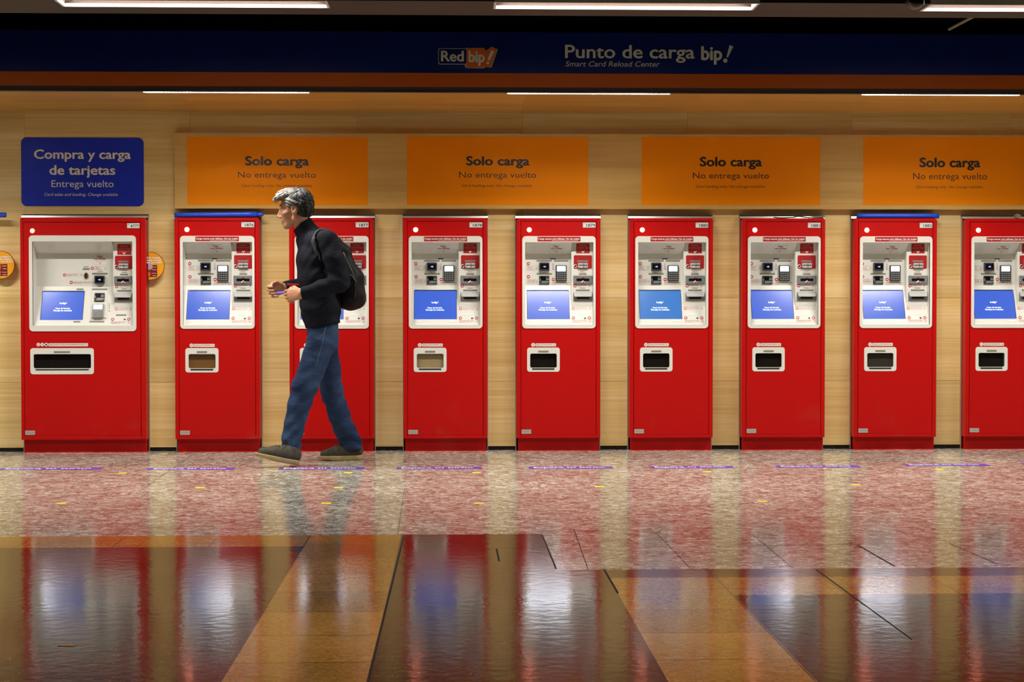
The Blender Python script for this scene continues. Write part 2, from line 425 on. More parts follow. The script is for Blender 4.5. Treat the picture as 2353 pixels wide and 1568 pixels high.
for k, (a, b) in enumerate(leds):
    if k in (0, 4) : nm = None
    c = (a+b)/2
    where = ['beyond the left edge of the photo', 'above the machine plated 1876', 'above the machine plated 1879', 'above the machine plated 1882', 'beyond the right edge of the photo'][k]
    t = thing('led_light', (c, (YL0+YL1)/2, ZS), 'thin LED strip in the soffit edge '+where, 'light', 'LED strips in the soffit')
    mb = MB()
    mb.box(a, b, YL1-0.002, YL1-0.0002, ZS+0.0005, ZS+0.02); mb.box(a, b, YL0+0.0002, YL0+0.002, ZS+0.0005, ZS+0.02)
    mb.box(a, b, YL0+0.002, YL1-0.002, ZS+0.017, ZS+0.02)
    mb.box(a, a+0.002, YL0+0.002, YL1-0.002, ZS+0.0005, ZS+0.017); mb.box(b-0.002, b, YL0+0.002, YL1-0.002, ZS+0.0005, ZS+0.017)
    mb.build('channel', mat('led_channel', (235, 232, 225), 0.4), t)
    mb = MB(); n = 48
    for q in range(n):
        xx = a+(q+0.5)*(b-a)/n; mb.box(xx-0.007, xx+0.007, -0.912, -0.904, ZS+0.0008, ZS+0.0066)
    mb.build('diode_row', M_diode, t)
    area('led_lamp', (0, -0.929-(YL0+YL1)/2, 0.0140), b-a-0.01, 0.012, LED_W, t, spread=math.radians(160))

# overhead fascia sign
M_blue = mat('fascia_blue', (12, 32, 104), 0.35); M_or = mat('fascia_orange', (205, 92, 20), 0.4)
M_cream = mat('sign_white', (232, 226, 210), 0.5)
t = thing('overhead_sign', (2, YS0, zf[1]), 'long dark blue overhead fascia sign with an orange stripe along its foot', 'sign')
mb = MB(); mb.box(-6.5, 11, YS0+0.001, YS0+0.05, zf[2], zf[3]); mb.build('blue_panel', M_blue, t)
mb = MB(); mb.box(-6.5, 11, YS0+0.001, YS0+0.05, zf[1], zf[2]); mb.build('orange_stripe', M_or, t)
FS = Surf((0, YS0+0.001, 0), (0, -1, 0), (960, 60, 760/2353))
word_objs('title_word', FS, [('Punto de carga', 1047, 1970, 137, 228, dict(bold=0.018)), ('bip', 2015, 2166, 146, 240, dict(bold=0.035))], M_cream, t)
mb = MB(); FS.tri(mb, [(2196, 220), (2218, 135), (2245, 145), (2206, 224)]); FS.disc(mb, 2188, 246, 15); mb.build('exclamation_mark', M_cream, t)
word_objs('subtitle_word', FS, [('Smart Card Reload Center', 1050, 1722, 251, 288, dict(shear=0.2))], M_cream, t)
def logo(s, parent, x0, y0, k, mats, name='logo', back=True):
    """the lettered badge: light word on a dark tag and a light word with a mark on an orange tag"""
    f = lambda x, y: (x0+(x-145)*k, y0+(y-147)*k)
    if back:
        mb = MB()
        s.plate(mb, *f(145, 158), *f(420, 274), t=0.001, r=0.012); s.plate(mb, *f(335, 155), *f(480, 300), t=0.0008, r=0.012)
        s.tri(mb, [f(485, 290), f(520, 145), f(570, 165), f(525, 295)], t=0.0008)
        lg = mb.build(name, mats[0], parent)
        mb = MB(); s.plate(mb, *f(150, 163), *f(346, 268), t=0.0018, r=0.01); mb.build('dark_tag', mats[1], lg)
        mb = MB(); s.plate(mb, *f(346, 160), *f(474, 295), t=0.002, r=0.01); s.tri(mb, [f(462, 284), f(486, 284), f(520, 152), f(562, 168), f(520, 290)], t=0.002); s.tri(mb, [f(440, 290), f(440, 200), f(520, 152), f(520, 280)], t=0.0019)
        mb.build('orange_tag', mats[2], lg)
    else:
        lg = parent
    mb = MB()
    put_text(mb, s, 'Red', *[f(165, 0)[0], f(328, 0)[0], f(0, 178)[1], f(0, 250)[1]], bold=0.03, w=0.0026)
    put_text(mb, s, 'bip', *[f(360, 0)[0], f(478, 0)[0], f(0, 178)[1], f(0, 255)[1]], bold=0.04, w=0.0026)
    s.tri(mb, [f(494, 240), f(522, 172), f(546, 180), f(512, 246)], t=0.0026); s.disc(mb, *f(498, 262), 10*k, t=0.0026)
    mb.build('logo_lettering', mats[3], lg)
logo(FS, t, 145, 147, 1.0, [mat('logo_edge', (190, 176, 150), 0.5), M_blue, mat('logo_orange', (235, 110, 30), 0.5), M_cream])
text_obj('small_lettering', FS, [('Operado por Metro de Santiago', 167, 405, 286, 297)], mat('faint_blue_ink', (70, 90, 150), 0.6), t)

# black void, ceiling raft with the fluorescent fittings
ZC = 2.458
mb = MB(); mb.box(-7, 11, -13.5, 0.62, 3.3, 3.35)
o = mb.build('ceiling', M_black); tag(o, kind='structure')
mb = MB(); mb.box(-6.5, 11, YS0+0.055, YS0+0.075, ZS+0.02, 3.3); o = mb.build('wall_fascia', M_black); tag(o, kind='structure')
Yfar = onz(450, 15.5, ZC).y; Ynear = Yfar-0.20; Yedge = onz(450, 32, ZC).y
fix_px = [(-845, -235), (146, 757), (1134, 1738), (2128, 2735), (3115, 3720)]
fixs = [(onz(p, 15, ZC).x, onz(q, 14.5, ZC).x) for p, q in fix_px]
M_raft = wood('raft_panel', (38, 30, 18), (48, 38, 23), (58, 46, 29), rough=0.6, rnd=0.1, grain=12)
mb = MB(); mb.box(-6.5, 11, Yfar, Yedge, ZC, ZC+0.05)
prev = -6.5
for a, b in fixs:
    mb.box(prev, a, Ynear, Yfar, ZC, ZC+0.05); prev = b
mb.box(prev, 11, Ynear, Yfar, ZC, ZC+0.05)
o = mb.build('trim_4', M_raft); tag(o, kind='structure')
M_refl = mat('fitting_white', (236, 232, 224), 0.4); M_tube = mat('tube_glow', (255, 255, 255), 0.4, emit=(1, 0.93, 0.8), es=9)
ROW = Yfar
rows = [(Yfar, k, f, TUBE_W) for k, f in enumerate(fixs)]+[(-6.3, k+5, f, NEAR_W) for k, f in enumerate(fixs)]
for Yfar, k, (a, b), power in rows:
    Ynear = Yfar-0.20
    c = (a+b)/2; yc = (Yfar+Ynear)/2
    where = ['beyond the left edge of the photo', 'leftmost along the top of the photo', 'in the middle along the top of the photo', 'at the top right behind the dark dome', 'beyond the right edge of the photo']+['in the next row over the hall']*5
    where = where[k]
    t = thing('ceiling_light', (c, yc, ZC), ('recessed fluorescent ceiling light, ' if k < 5 else 'fluorescent ceiling light ')+where, 'light', 'fluorescent ceiling lights' if k < 5 else 'ceiling lights of the next row')
    mb = MB(); e = 0.012
    zt = ZC+0.09
    mb.box(a, b, Yfar-e, Yfar, ZC-0.004, zt); mb.box(a, b, Ynear, Ynear+e, ZC-0.004, zt)
    mb.box(a, a+e, Ynear+e, Yfar-e, ZC-0.004, zt); mb.box(b-e, b, Ynear+e, Yfar-e, ZC-0.004, zt); mb.box(a, b, Ynear, Yfar, zt, zt+0.004)
    mb.build('reflector', M_refl, t)
    mb = MB(); mb.box(a+e, b-e, Yfar-e-0.002, Yfar-e-0.0002, ZC+0.013, zt-0.001); mb.build('louvre', mat('fitting_louvre', (92, 76, 72), 0.45, metal=0.5), t)
    for q in (-0.04, 0.04):
        mb = MB(); mb.tube([(a+0.05, yc+q, ZC+0.05), (b-0.05, yc+q, ZC+0.05)], 0.013, 12); mb.build('tube', M_tube, t, smooth=True)
        for xx in (a+e, b-0.05):
            mb = MB(); mb.box(xx, xx+0.038, yc+q-0.016, yc+q+0.016, ZC+0.03, zt); mb.build('tube_holder', M_refl, t)
    area('tube_lamp', (0, 0, 0.025), b-a-0.06, 0.15, power, t, spread=math.radians(132 if k < 5 else 112))
# dome camera and the rod in the void
c = at(2103, 1, -3.02)
t = thing('dome_camera', c, 'dark round dome camera hanging in front of the top right ceiling light', 'camera')
mb = MB(); r = 0.045
prof = [(0.0, -r)]+[(r*math.cos(a), r*math.sin(a)) for a in [math.radians(-90+10*i) for i in range(1, 13)]]
def lathe(mb, prof, c, n=28, axis='z'):
    k = len(mb.v)
    for rr, h in prof:
        for q in range(n):
            an = 2*math.pi*q/n
            if axis == 'z': mb.v.append((c[0]+rr*math.cos(an), c[1]+rr*math.sin(an), c[2]+h))
            else: mb.v.append((c[0]+rr*math.cos(an), c[1]-h, c[2]+rr*math.sin(an)))
    for i in range(len(prof)-1):
        for q in range(n):
            q2 = (q+1) % n; mb.f.append((k+i*n+q, k+i*n+q2, k+(i+1)*n+q2, k+(i+1)*n+q)); mb.mi.append(0)
lathe(mb, prof, c); mb.build('dome', mat('smoked_dome', (20, 17, 17), 0.12, coat=0.5), t, smooth=True)
mb = MB(); lathe(mb, [(0.0, 0.016), (0.052, 0.014), (0.056, 0.022), (0.056, 0.05), (0.012, 0.055), (0.012, 3.3-c.z)], c); mb.build('mount', mat('dome_mount', (38, 34, 32), 0.4), t)
p0, p1 = at(2181, 67, -1.35), at(2266, 22, -2.15)
d = (p1-p0)
mb = MB(); mb.tube([p0, p0+d*0.5, p1, p1+d*1.2], 0.009, 12)
o = mb.build('rod', mat('grey_rod', (150, 140, 120), 0.5), smooth=True); tag(o, 'thin grey rod slanting through the black gap at the top right', 'rod')

# ------------------------------------------------------------------ signs on the wall
BY = 0.045
M_board = wood('board_wood', (196, 150, 74), (208, 164, 88), (218, 178, 102), rough=0.5, rnd=0.0, grain=30)
BX0 = at(401, 400, BY).x; bz1 = at(1200, 307.5, BY).z; bz0 = at(1200, 480.6, BY).z
mb = MB(); mb.prism([(BX0, BY, bz0), (6.4, BY, bz0), (6.4, BY, bz1), (BX0, BY, bz1)], (0, WY-BY-0.0005, 0), 0.002)
o = mb.build('sign_board', M_board); tag(o, 'long tan timber board carrying the orange signs above the red machines', 'board')
WS = Surf((0, BY, 0), (0, -1, 0), (0, 0, 1.0))
M_sor = mat('sign_orange', (242, 138, 4), 0.5, spec=0.1); M_sbk = mat('sign_black', (22, 14, 14), 0.5); M_smar = mat('sign_maroon', (62, 16, 22), 0.5)
B, IT = dict(bold=0.036), dict(shear=0.2)
signs = [((430, 845.5), (563, 710, 360, 379.7), (547, 726, 395, 408.6), (555, 717, 423.9, 429.7), 'leftmost, above the walking man'),
         ((935, 1351.5), (1071, 1217, 360, 379.7), (1055, 1232, 395, 408.6), (1061.6, 1222, 423.9, 429.7), 'second from the left, above machines plated 1878 and 1879'),
         ((1474, 1884.5), (1607.6, 1751, 361.6, 382), (1592, 1767, 396.8, 410.5), (1598.6, 1757, 425.8, 431.6), 'third from the left, above machines plated 1880 and 1881'),
         ((1983.3, 2384), (2112.4, 2252.6, 363.3, 384), (2098, 2268, 398, 412.4), (2104.6, 2258.6, 426.8, 432.7), 'rightmost, above the machine plated 1882')]
for (x0, x1), ta, tb, tc2, where in signs:
    c = WS.P(WS.uv(x0, 471)[0], WS.uv(x0, 471.5)[1])
    t = thing('orange_sign', c, 'orange Solo carga sign, '+where, 'sign', 'orange signs above the machines')
    mb = MB(); WS.plate(mb, x0, 315.5, x1, 471.8, t=0.001); mb.build('sign_face', M_sor, t)
    word_objs('heading_word', WS, [('Solo carga', *ta, B)], M_sbk, t)
    word_objs('second_line_word', WS, [('No entrega vuelto', *tb)], M_smar, t)
    word_objs('third_line_word', WS, [('Card loading only. No change available', *tc2, IT)], M_smar, t)
BS = Surf((0, WY, 0), (0, -1, 0), (0, 0, 1.0))
t = thing('blue_sign', BS.P(*BS.uv(190, 474)), 'blue rounded sign reading Compra y carga de tarjetas above the wide machine', 'sign')
mb = MB(); BS.plate(mb, 49, 316.5, 330.5, 474, t=0.004, r=0.036, bevel=0.0006); mb.build('sign_face', mat('sign_blue', (22, 44, 178), 0.45, spec=0.25), t)
q = dict(w=0.0048)
word_objs('heading_word', BS, [('Compra y carga', 78.5, 301, 344.6, 364.9, dict(bold=0.026, **q)), ('de tarjetas', 113.8, 265.6, 380.5, 401.5, dict(bold=0.026, **q))], M_cream, t)
word_objs('second_line_word', BS, [('Entrega vuelto', 118.6, 261.4, 414.7, 430.2, q)], M_cream, t)
word_objs('third_line_word', BS, [('Card sales and loading. Change available', 102.2, 271.4, 443.9, 450.4, dict(shear=0.2, **q))], M_cream, t)
# ------------------------------------------------------------------ ticket machines
def redpaint():
    m = mat('machine_red', (186, 5, 3), 0.42, spec=0.25)
    nt = m.node_tree; b = nt.nodes['Principled BSDF']; N = nt.nodes.new; L = nt.links.new
    tc = N('ShaderNodeTexCoord'); oi = N('ShaderNodeObjectInfo')
    ad = N('ShaderNodeVectorMath'); ad.operation = 'MULTIPLY_ADD'; L(oi.outputs['Location'], ad.inputs[0]); ad.inputs[1].default_value = (3.7, 3.7, 3.7); L(tc.outputs['Object'], ad.inputs[2])
    n = N('ShaderNodeTexNoise'); n.inputs['Scale'].default_value = 3.2; n.inputs['Detail'].default_value = 7; n.inputs['Roughness'].default_value = 0.62; L(ad.outputs[0], n.inputs['Vector'])
    cr = N('ShaderNodeValToRGB'); e = cr.color_ramp.elements; e[0].position = 0.60; e[0].color = (0, 0, 0, 1); e[1].position = 0.86; e[1].color = (1, 1, 1, 1); L(n.outputs[0], cr.inputs[0])
    sx = N('ShaderNodeSeparateXYZ'); L(tc.outputs['Object'], sx.inputs[0])
    mr = N('ShaderNodeMapRange'); mr.inputs[1].default_value = 0.70; mr.inputs[2].default_value = 0.1; mr.inputs[3].default_value = 0.0; mr.inputs[4].default_value = 0.45; L(sx.outputs[2], mr.inputs[0])
    ml = N('ShaderNodeMath'); ml.operation = 'MULTIPLY'; L(cr.outputs[0], ml.inputs[0]); L(mr.outputs[0], ml.inputs[1])   # scuffs where shoes and bags reach
    mx = N('ShaderNodeMix'); mx.data_type = 'RGBA'; L(ml.outputs[0], mx.inputs[0]); mx.inputs[6].default_value = srgb(186, 5, 3); mx.inputs[7].default_value = srgb(176, 74, 60)
    L(mx.outputs[2], b.inputs['Base Color'])
    return m
M_red = redpaint()
M_white = mat('machine_white', (226, 223, 212), 0.38)
M_panel = mat('recess_white', (228, 226, 216), 0.24)
M_grey = mat('label_grey', (128, 124, 112), 0.5); M_dgrey = mat('dark_grey_plastic', (62, 62, 62), 0.4); M_silver = mat('silver_plastic', (150, 150, 150), 0.35, metal=0.4)
M_lgrey = mat('pale_grey', (196, 196, 194), 0.3, metal=0.2)
M_blk = mat('black_plastic', (14, 14, 15), 0.25); M_ink = mat('red_ink', (168, 24, 24), 0.5); M_badge = mat('badge_red', (190, 26, 30), 0.45); M_pink = mat('pale_badge', (206, 96, 96), 0.5)
M_wtxt = mat('white_print', (240, 238, 232), 0.5); M_btxt = mat('black_print', (24, 24, 26), 0.5); M_line = mat('pink_line', (206, 170, 158), 0.5)
M_tag = mat('tag_red', (172, 24, 26), 0.45)
M_scr = mat('screen_glow', (10, 14, 40), 0.19, spec=1.0, emit=(0.062, 0.165, 0.84), es=0.82)
M_scr2 = mat('screen_glow_cyan', (10, 14, 40), 0.19, spec=1.0, emit=(0.07, 0.28, 0.80), es=0.78)
for m_ in (M_scr, M_scr2):
    b_ = m_.node_tree.nodes['Principled BSDF']; b_.inputs['Coat Weight'].default_value = 0.5; b_.inputs['Coat Roughness'].default_value = 0.2; b_.inputs['Coat IOR'].default_value = 1.7
M_stx = mat('screen_letters', (220, 230, 250), 0.3, emit=(0.75, 0.85, 1.0), es=0.9)
M_disp = mat('display_glow', (210, 218, 225), 0.3, emit=(0.85, 0.93, 1.0), es=0.9)
M_icon = mat('icon_glow', (60, 60, 160), 0.4, emit=(0.25, 0.2, 1.0), es=3.0)
M_plate = mat('plate_white', (228, 228, 222), 0.45)
M_steel = mat('rating_steel', (190, 186, 176), 0.4, metal=0.3)
M_lamp = mat('status_glow', (255, 200, 180), 0.4, emit=(1.0, 0.2, 0.11), es=26.0); M_lampr = mat('status_ring', (220, 60, 40), 0.4, emit=(1.0, 0.14, 0.08), es=1.2)
M_lamp2 = mat('status_glow_dim', (255, 150, 130), 0.4, emit=(1.0, 0.3, 0.2), es=4.0)
M_brass = mat('brass', (150, 120, 80), 0.35, metal=0.8)
M_smoke = mat('tray_dark', (26, 22, 18), 0.15); M_tan = mat('tray_tan', (150, 130, 92), 0.35); M_brown = mat('tray_brown', (112, 76, 36), 0.35); M_olive = mat('tray_grey', (52, 48, 40), 0.25)
FN = (0, -1, 0)
RD = 0.115; CY = 0.06

def sub_text(parent, s, lines, m=None, name='lettering'):
    return text_obj(name, s, lines, m or M_ink, parent)
def badge(root, s, cx, cy, r, m=None, icon=True, name='badge'):
    mb = MB(); s.disc(mb, cx, cy, r, t=0.0008); o = mb.build(name, m or M_badge, root)
    if icon:
        mb = MB(); s.plate(mb, cx-r*0.5, cy-r*0.36, cx+r*0.5, cy+r*0.36, t=0.0012, r=0.002); mb.build('icon', M_wtxt, o)
def notice(root, s, x0, y0, x1, y1, lines, name='notice', arrow=None, m=None):
    """pale sticker with a thin outline, small red words and an arrow head"""
    mb = MB()
    u0, u1, v0, v1 = s.rect(x0, y0, x1, y1); e = 0.0012
    mb.ring(s.outline(u0, u1, v0, v1, 0.004, 0.0006), s.outline(u0+e, u1-e, v0+e, v1-e, 0.003, 0.0006), s.N*(-0.0006))
    o = mb.build(name, M_line, root)
    sub_text(o, s, lines, m or M_ink)
    if arrow:
        ax, ay, k, dr = arrow; mb = MB()
        w2 = 3.4
        P = {'v': [(-1, -0.6), (0, 0.5), (1, -0.6)], '^': [(-1, 0.6), (0, -0.5), (1, 0.6)], '>': [(-0.5, -1), (0.5, 0), (-0.5, 1)]}[dr]
        for (xa, ya), (xb, yb) in ((P[0], P[1]), (P[1], P[2])):
            A = s.P(*s.uv(ax+xa*k, ay+ya*k), 0.0012); Bp = s.P(*s.uv(ax+xb*k, ay+yb*k), 0.0012)
            mb.tube([A, Bp], 0.0011, 5)
        mb.build('arrow', m or M_ink, o)
    return o
def gplate(root, s, x0, y0, x1, y1, m=None, name='label_strip', t=0.0012):
    mb = MB(); s.plate(mb, x0, y0, x1, y1, t=t, r=0.0012); return mb.build(name, m or M_grey, root)
def dash(root, s, x0, y, x1):
    mb = MB(); s.plate(mb, x0, y-2.5, x1, y+2.5, t=0.001); mb.build('slot_mark', M_dgrey, root)
def swirl(root, s, cx, cy, r):
    mb = MB()
    for a in range(16):
        for k in range(2, 9):
            an = a*math.pi/8+k*0.13; rr = r*k/8
            s.disc(mb, cx+rr*math.cos(an), cy+rr*math.sin(an)*0.95, 1.5, t=0.0005, n=6)
    mb.build('speaker_holes', mat('speaker_hole', (120, 116, 104), 0.7), root)
def reader(root, s, x0, y0, x1, y1):
    mb = MB(); s.plate(mb, x0, y0, x1, y1, t=0.022, r=0.006, bevel=0.003); o = mb.build('contactless_reader', M_dgrey, root)
    w, h = x1-x0, y1-y0
    mb = MB(); s.plate(mb, x0+0.11*w, y0+0.16*h, x1-0.09*w, y1-0.18*h, t=0.0006, base=0.0224, r=0.002); mb.build('glass', M_blk, o)
    mb = MB(); cx, cy = (x0+x1)/2, y0+0.5*h
    s.plate(mb, cx-0.10*w, cy-0.05*h, cx+0.06*w, cy+0.05*h, t=0.0004, base=0.0232, r=0.001); s.plate(mb, cx+0.06*w, cy-0.10*h, cx+0.12*w, cy+0.10*h, t=0.0004, base=0.0232, r=0.001)
    mb.build('indicator', M_icon, o)
def chip_slot(root, s, x0, y0, x1, y1):
    w, h = x1-x0, y1-y0; X = lambda f: x0+f*w; Y = lambda f: y0+f*h
    mb = MB(); s.plate(mb, x0, y0, x1, y1, t=0.008, r=0.003, bevel=0.001); o = mb.build('card_reader', M_dgrey, root)
    mb = MB(); s.plate(mb, X(.13), Y(.08), X(.65), Y(.62), t=0.0008, base=0.0082, r=0.002); mb.build('card_mouth', M_blk, o)
    mb = MB(); s.tri(mb, [(X(.2), Y(.9)), (X(.78), Y(.9)), (X(.74), Y(.60)), (X(.26), Y(.60))], t=0.002, base=0.0082)
    s.plate(mb, X(.66), Y(.32), X(.96), Y(.50), t=0.004, base=0.0082, r=0.002); s.plate(mb, X(.68), Y(.62), X(.96), Y(.84), t=0.003, base=0.0082, r=0.002); s.plate(mb, X(.04), Y(.38), X(.16), Y(.62), t=0.004, base=0.0082, r=0.002)
    mb.build('card_guide', M_silver, o)
def keypad(root, s, x0, y0, x1, y1, m=None, par=None):
    w, h = x1-x0, y1-y0
    mb = MB(); s.plate(mb, x0, y0, x1, y1, t=0.014, r=0.004, bevel=0.002); o = mb.build('keypad', m or M_dgrey, root)
    mb = MB(); s.plate(mb, x0+.1*w, y0+.05*h, x1-.1*w, y0+.39*h, t=0.0008, base=0.0142, r=0.001); mb.build('display', M_disp, o)
    for r in range(4):
        for c in range(4):
            kx = x0+(.18+.2*c+(0.03 if c == 3 else 0))*w; ky = y0+(.51+.128*r)*h; a = (.07 if c < 3 else .1)*w
            mb = MB(); s.plate(mb, kx-a, ky-.036*h, kx+a, ky+.036*h, t=0.003, base=0.0142, r=0.0015, bevel=0.0006); mb.build('key', M_silver, o)
def note_slot(root, s, x0, y0, x1, y1):
    w, h = x1-x0, y1-y0; X = lambda f: x0+f*w; Y = lambda f: y0+f*h
    mb = MB(); s.plate(mb, x0, y0, x1, y1, t=0.012, r=0.002, bevel=0.004); o = mb.build('note_slot', M_silver, root)
    mb = MB(); s.plate(mb, X(.16), Y(.36), X(.83), Y(.66), t=0.001, base=0.0122, r=0.001); mb.build('slot_mouth', M_blk, o)
    mb = MB(); s.tri(mb, [(X(.37), Y(.84)), (X(.63), Y(.84)), (X(.5), Y(.56))], t=0.004, base=0.0128); mb.build('arrow_plate', M_wtxt, o)
    mb = MB(); s.plate(mb, X(.42), Y(.22), X(.58), Y(.34), t=0.001, base=0.0122, r=0.003); s.tri(mb, [(X(.46), Y(.80)), (X(.58), Y(.80)), (X(.53), Y(.64))], t=0.001, base=0.0169); mb.build('arrow_mark', M_badge, o)
def outlet(root, s, x0, y0, x1, y1):
    w, h = x1-x0, y1-y0; X = lambda f: x0+f*w; Y = lambda f: y0+f*h
    mb = MB(); s.plate(mb, x0, y0, x1, y1, t=0.006, r=0.002, bevel=0.001); o = mb.build('receipt_outlet', M_silver, root)
    # tilted hood over the mouth, facing up
    A, Bq = s.P(*s.uv(X(.01), Y(.03)), 0.0062), s.P(*s.uv(X(.99), Y(.03)), 0.0062)
    Cq, Dq = s.P(*s.uv(X(.95), Y(.49)), 0.030), s.P(*s.uv(X(.05), Y(.49)), 0.030)
    E1, F1 = s.P(*s.uv(X(.95), Y(.55)), 0.0062), s.P(*s.uv(X(.05), Y(.55)), 0.0062)
    mb = MB(); mb.poly([A, Bq, Cq, Dq]); mb.poly([Dq, Cq, E1, F1]); mb.poly([A, Dq, F1]); mb.poly([Bq, E1, Cq]); mb.build('outlet_hood', M_lgrey, o)
    mb = MB(); s.plate(mb, X(.18), Y(.58), X(.83), Y(.76), t=0.001, base=0.0062); mb.build('outlet_mouth', M_blk, o)
def red_tag(root, s, x0, y0, x1, y1):
    w, h = x1-x0, y1-y0; X = lambda f: x0+f*w; Y = lambda f: y0+f*h
    mb = MB(); s.plate(mb, x0, y0, x1, y1, t=0.002, r=0.008, corners='0011'); o = mb.build('card_tag', M_tag, root)
    sub_text(o, s, [('Inserta', X(.22), X(.74), Y(.12), Y(.27), dict(w=0.0025)), ('tarjeta bip!', X(.07), X(.95), Y(.36), Y(.52), dict(w=0.0025)), ('Insert your bip! card', X(.18), X(.86), Y(.63), Y(.70), dict(w=0.0025))], mat('tag_print', (226, 150, 140), 0.5))
    mb = MB()
    for p in ([(X(.40), Y(.74)), (X(.5), Y(.88)), (X(.6), Y(.74)), (X(.6), Y(.84)), (X(.5), Y(.98)), (X(.4), Y(.84))],): s.tri(mb, p, t=0.0026)
    mb.build('arrow', M_wtxt, o)
def red_panel(root, s, x0, y0, x1, y1):
    w, h = x1-x0, y1-y0; X = lambda f: x0+f*w; Y = lambda f: y0+f*h
    mb = MB(); s.plate(mb, x0, y0, x1, y1, t=0.002, r=0.008); o = mb.build('card_panel', M_tag, root)
    mb = MB(); s.plate(mb, X(.38), Y(.24), X(.62), Y(.28), t=0.0024); mb.build('slot_mark', M_dgrey, o)
    gplate(o, s, X(.2), Y(.37), X(.79), Y(.50), M_grey, t=0.003)
    mb = MB(); s.plate(mb, X(.23), Y(.58), X(.77), Y(.95), t=0.018, r=0.003, bevel=0.002); c = mb.build('card_reader', M_lgrey, o)
    mb = MB(); s.plate(mb, X(.27), Y(.72), X(.74), Y(.77), t=0.0186); s.plate(mb, X(.53), Y(.60), X(.55), Y(.93), t=0.0186); mb.build('card_mouth', M_blk, o)
    mb = MB(); s.disc(mb, X(.42), Y(.86), 3, t=0.019, n=10); mb.build('reader_lamp', mat('reader_lamp', (220, 240, 170), 0.4, emit=(0.8, 1, 0.45), es=1.5), o)
    mb = MB(); s.disc(mb, X(.09), Y(.80), 21, t=0.003); mb.build('round_sticker', M_wtxt, o)
    mb = MB(); u, v = s.uv(X(.09), Y(.80)); mb.prism([s.P(u+a*0.0088-b*0.0042, v+a*0.0068+b*0.0052, 0.0036) for a, b in ((-.8, -.8), (.8, -.8), (.8, .8), (-.8, .8))], s.N*-0.0005); mb.build('card_drawing', M_btxt, o)
def bulb(root, s, cx, cy, r, m=None):
    u, v = s.uv(cx, cy); R = abs(s.uv(cx+r, cy)[0]-u)
    mb = MB(); c = s.P(u, v, 0); lathe(mb, [(R*1.0, 0.0), (R*1.02, 0.003), (R*0.86, 0.004)], c, axis='y'); o = mb.build('status_lamp', M_lampr, root, smooth=True)
    mb = MB(); lathe(mb, [(R*0.86, 0.004), (R*0.7, 0.007), (R*0.4, 0.0095), (0.0001, 0.0105)], c, axis='y'); mb.build('lens', m or M_lamp, o, smooth=True)

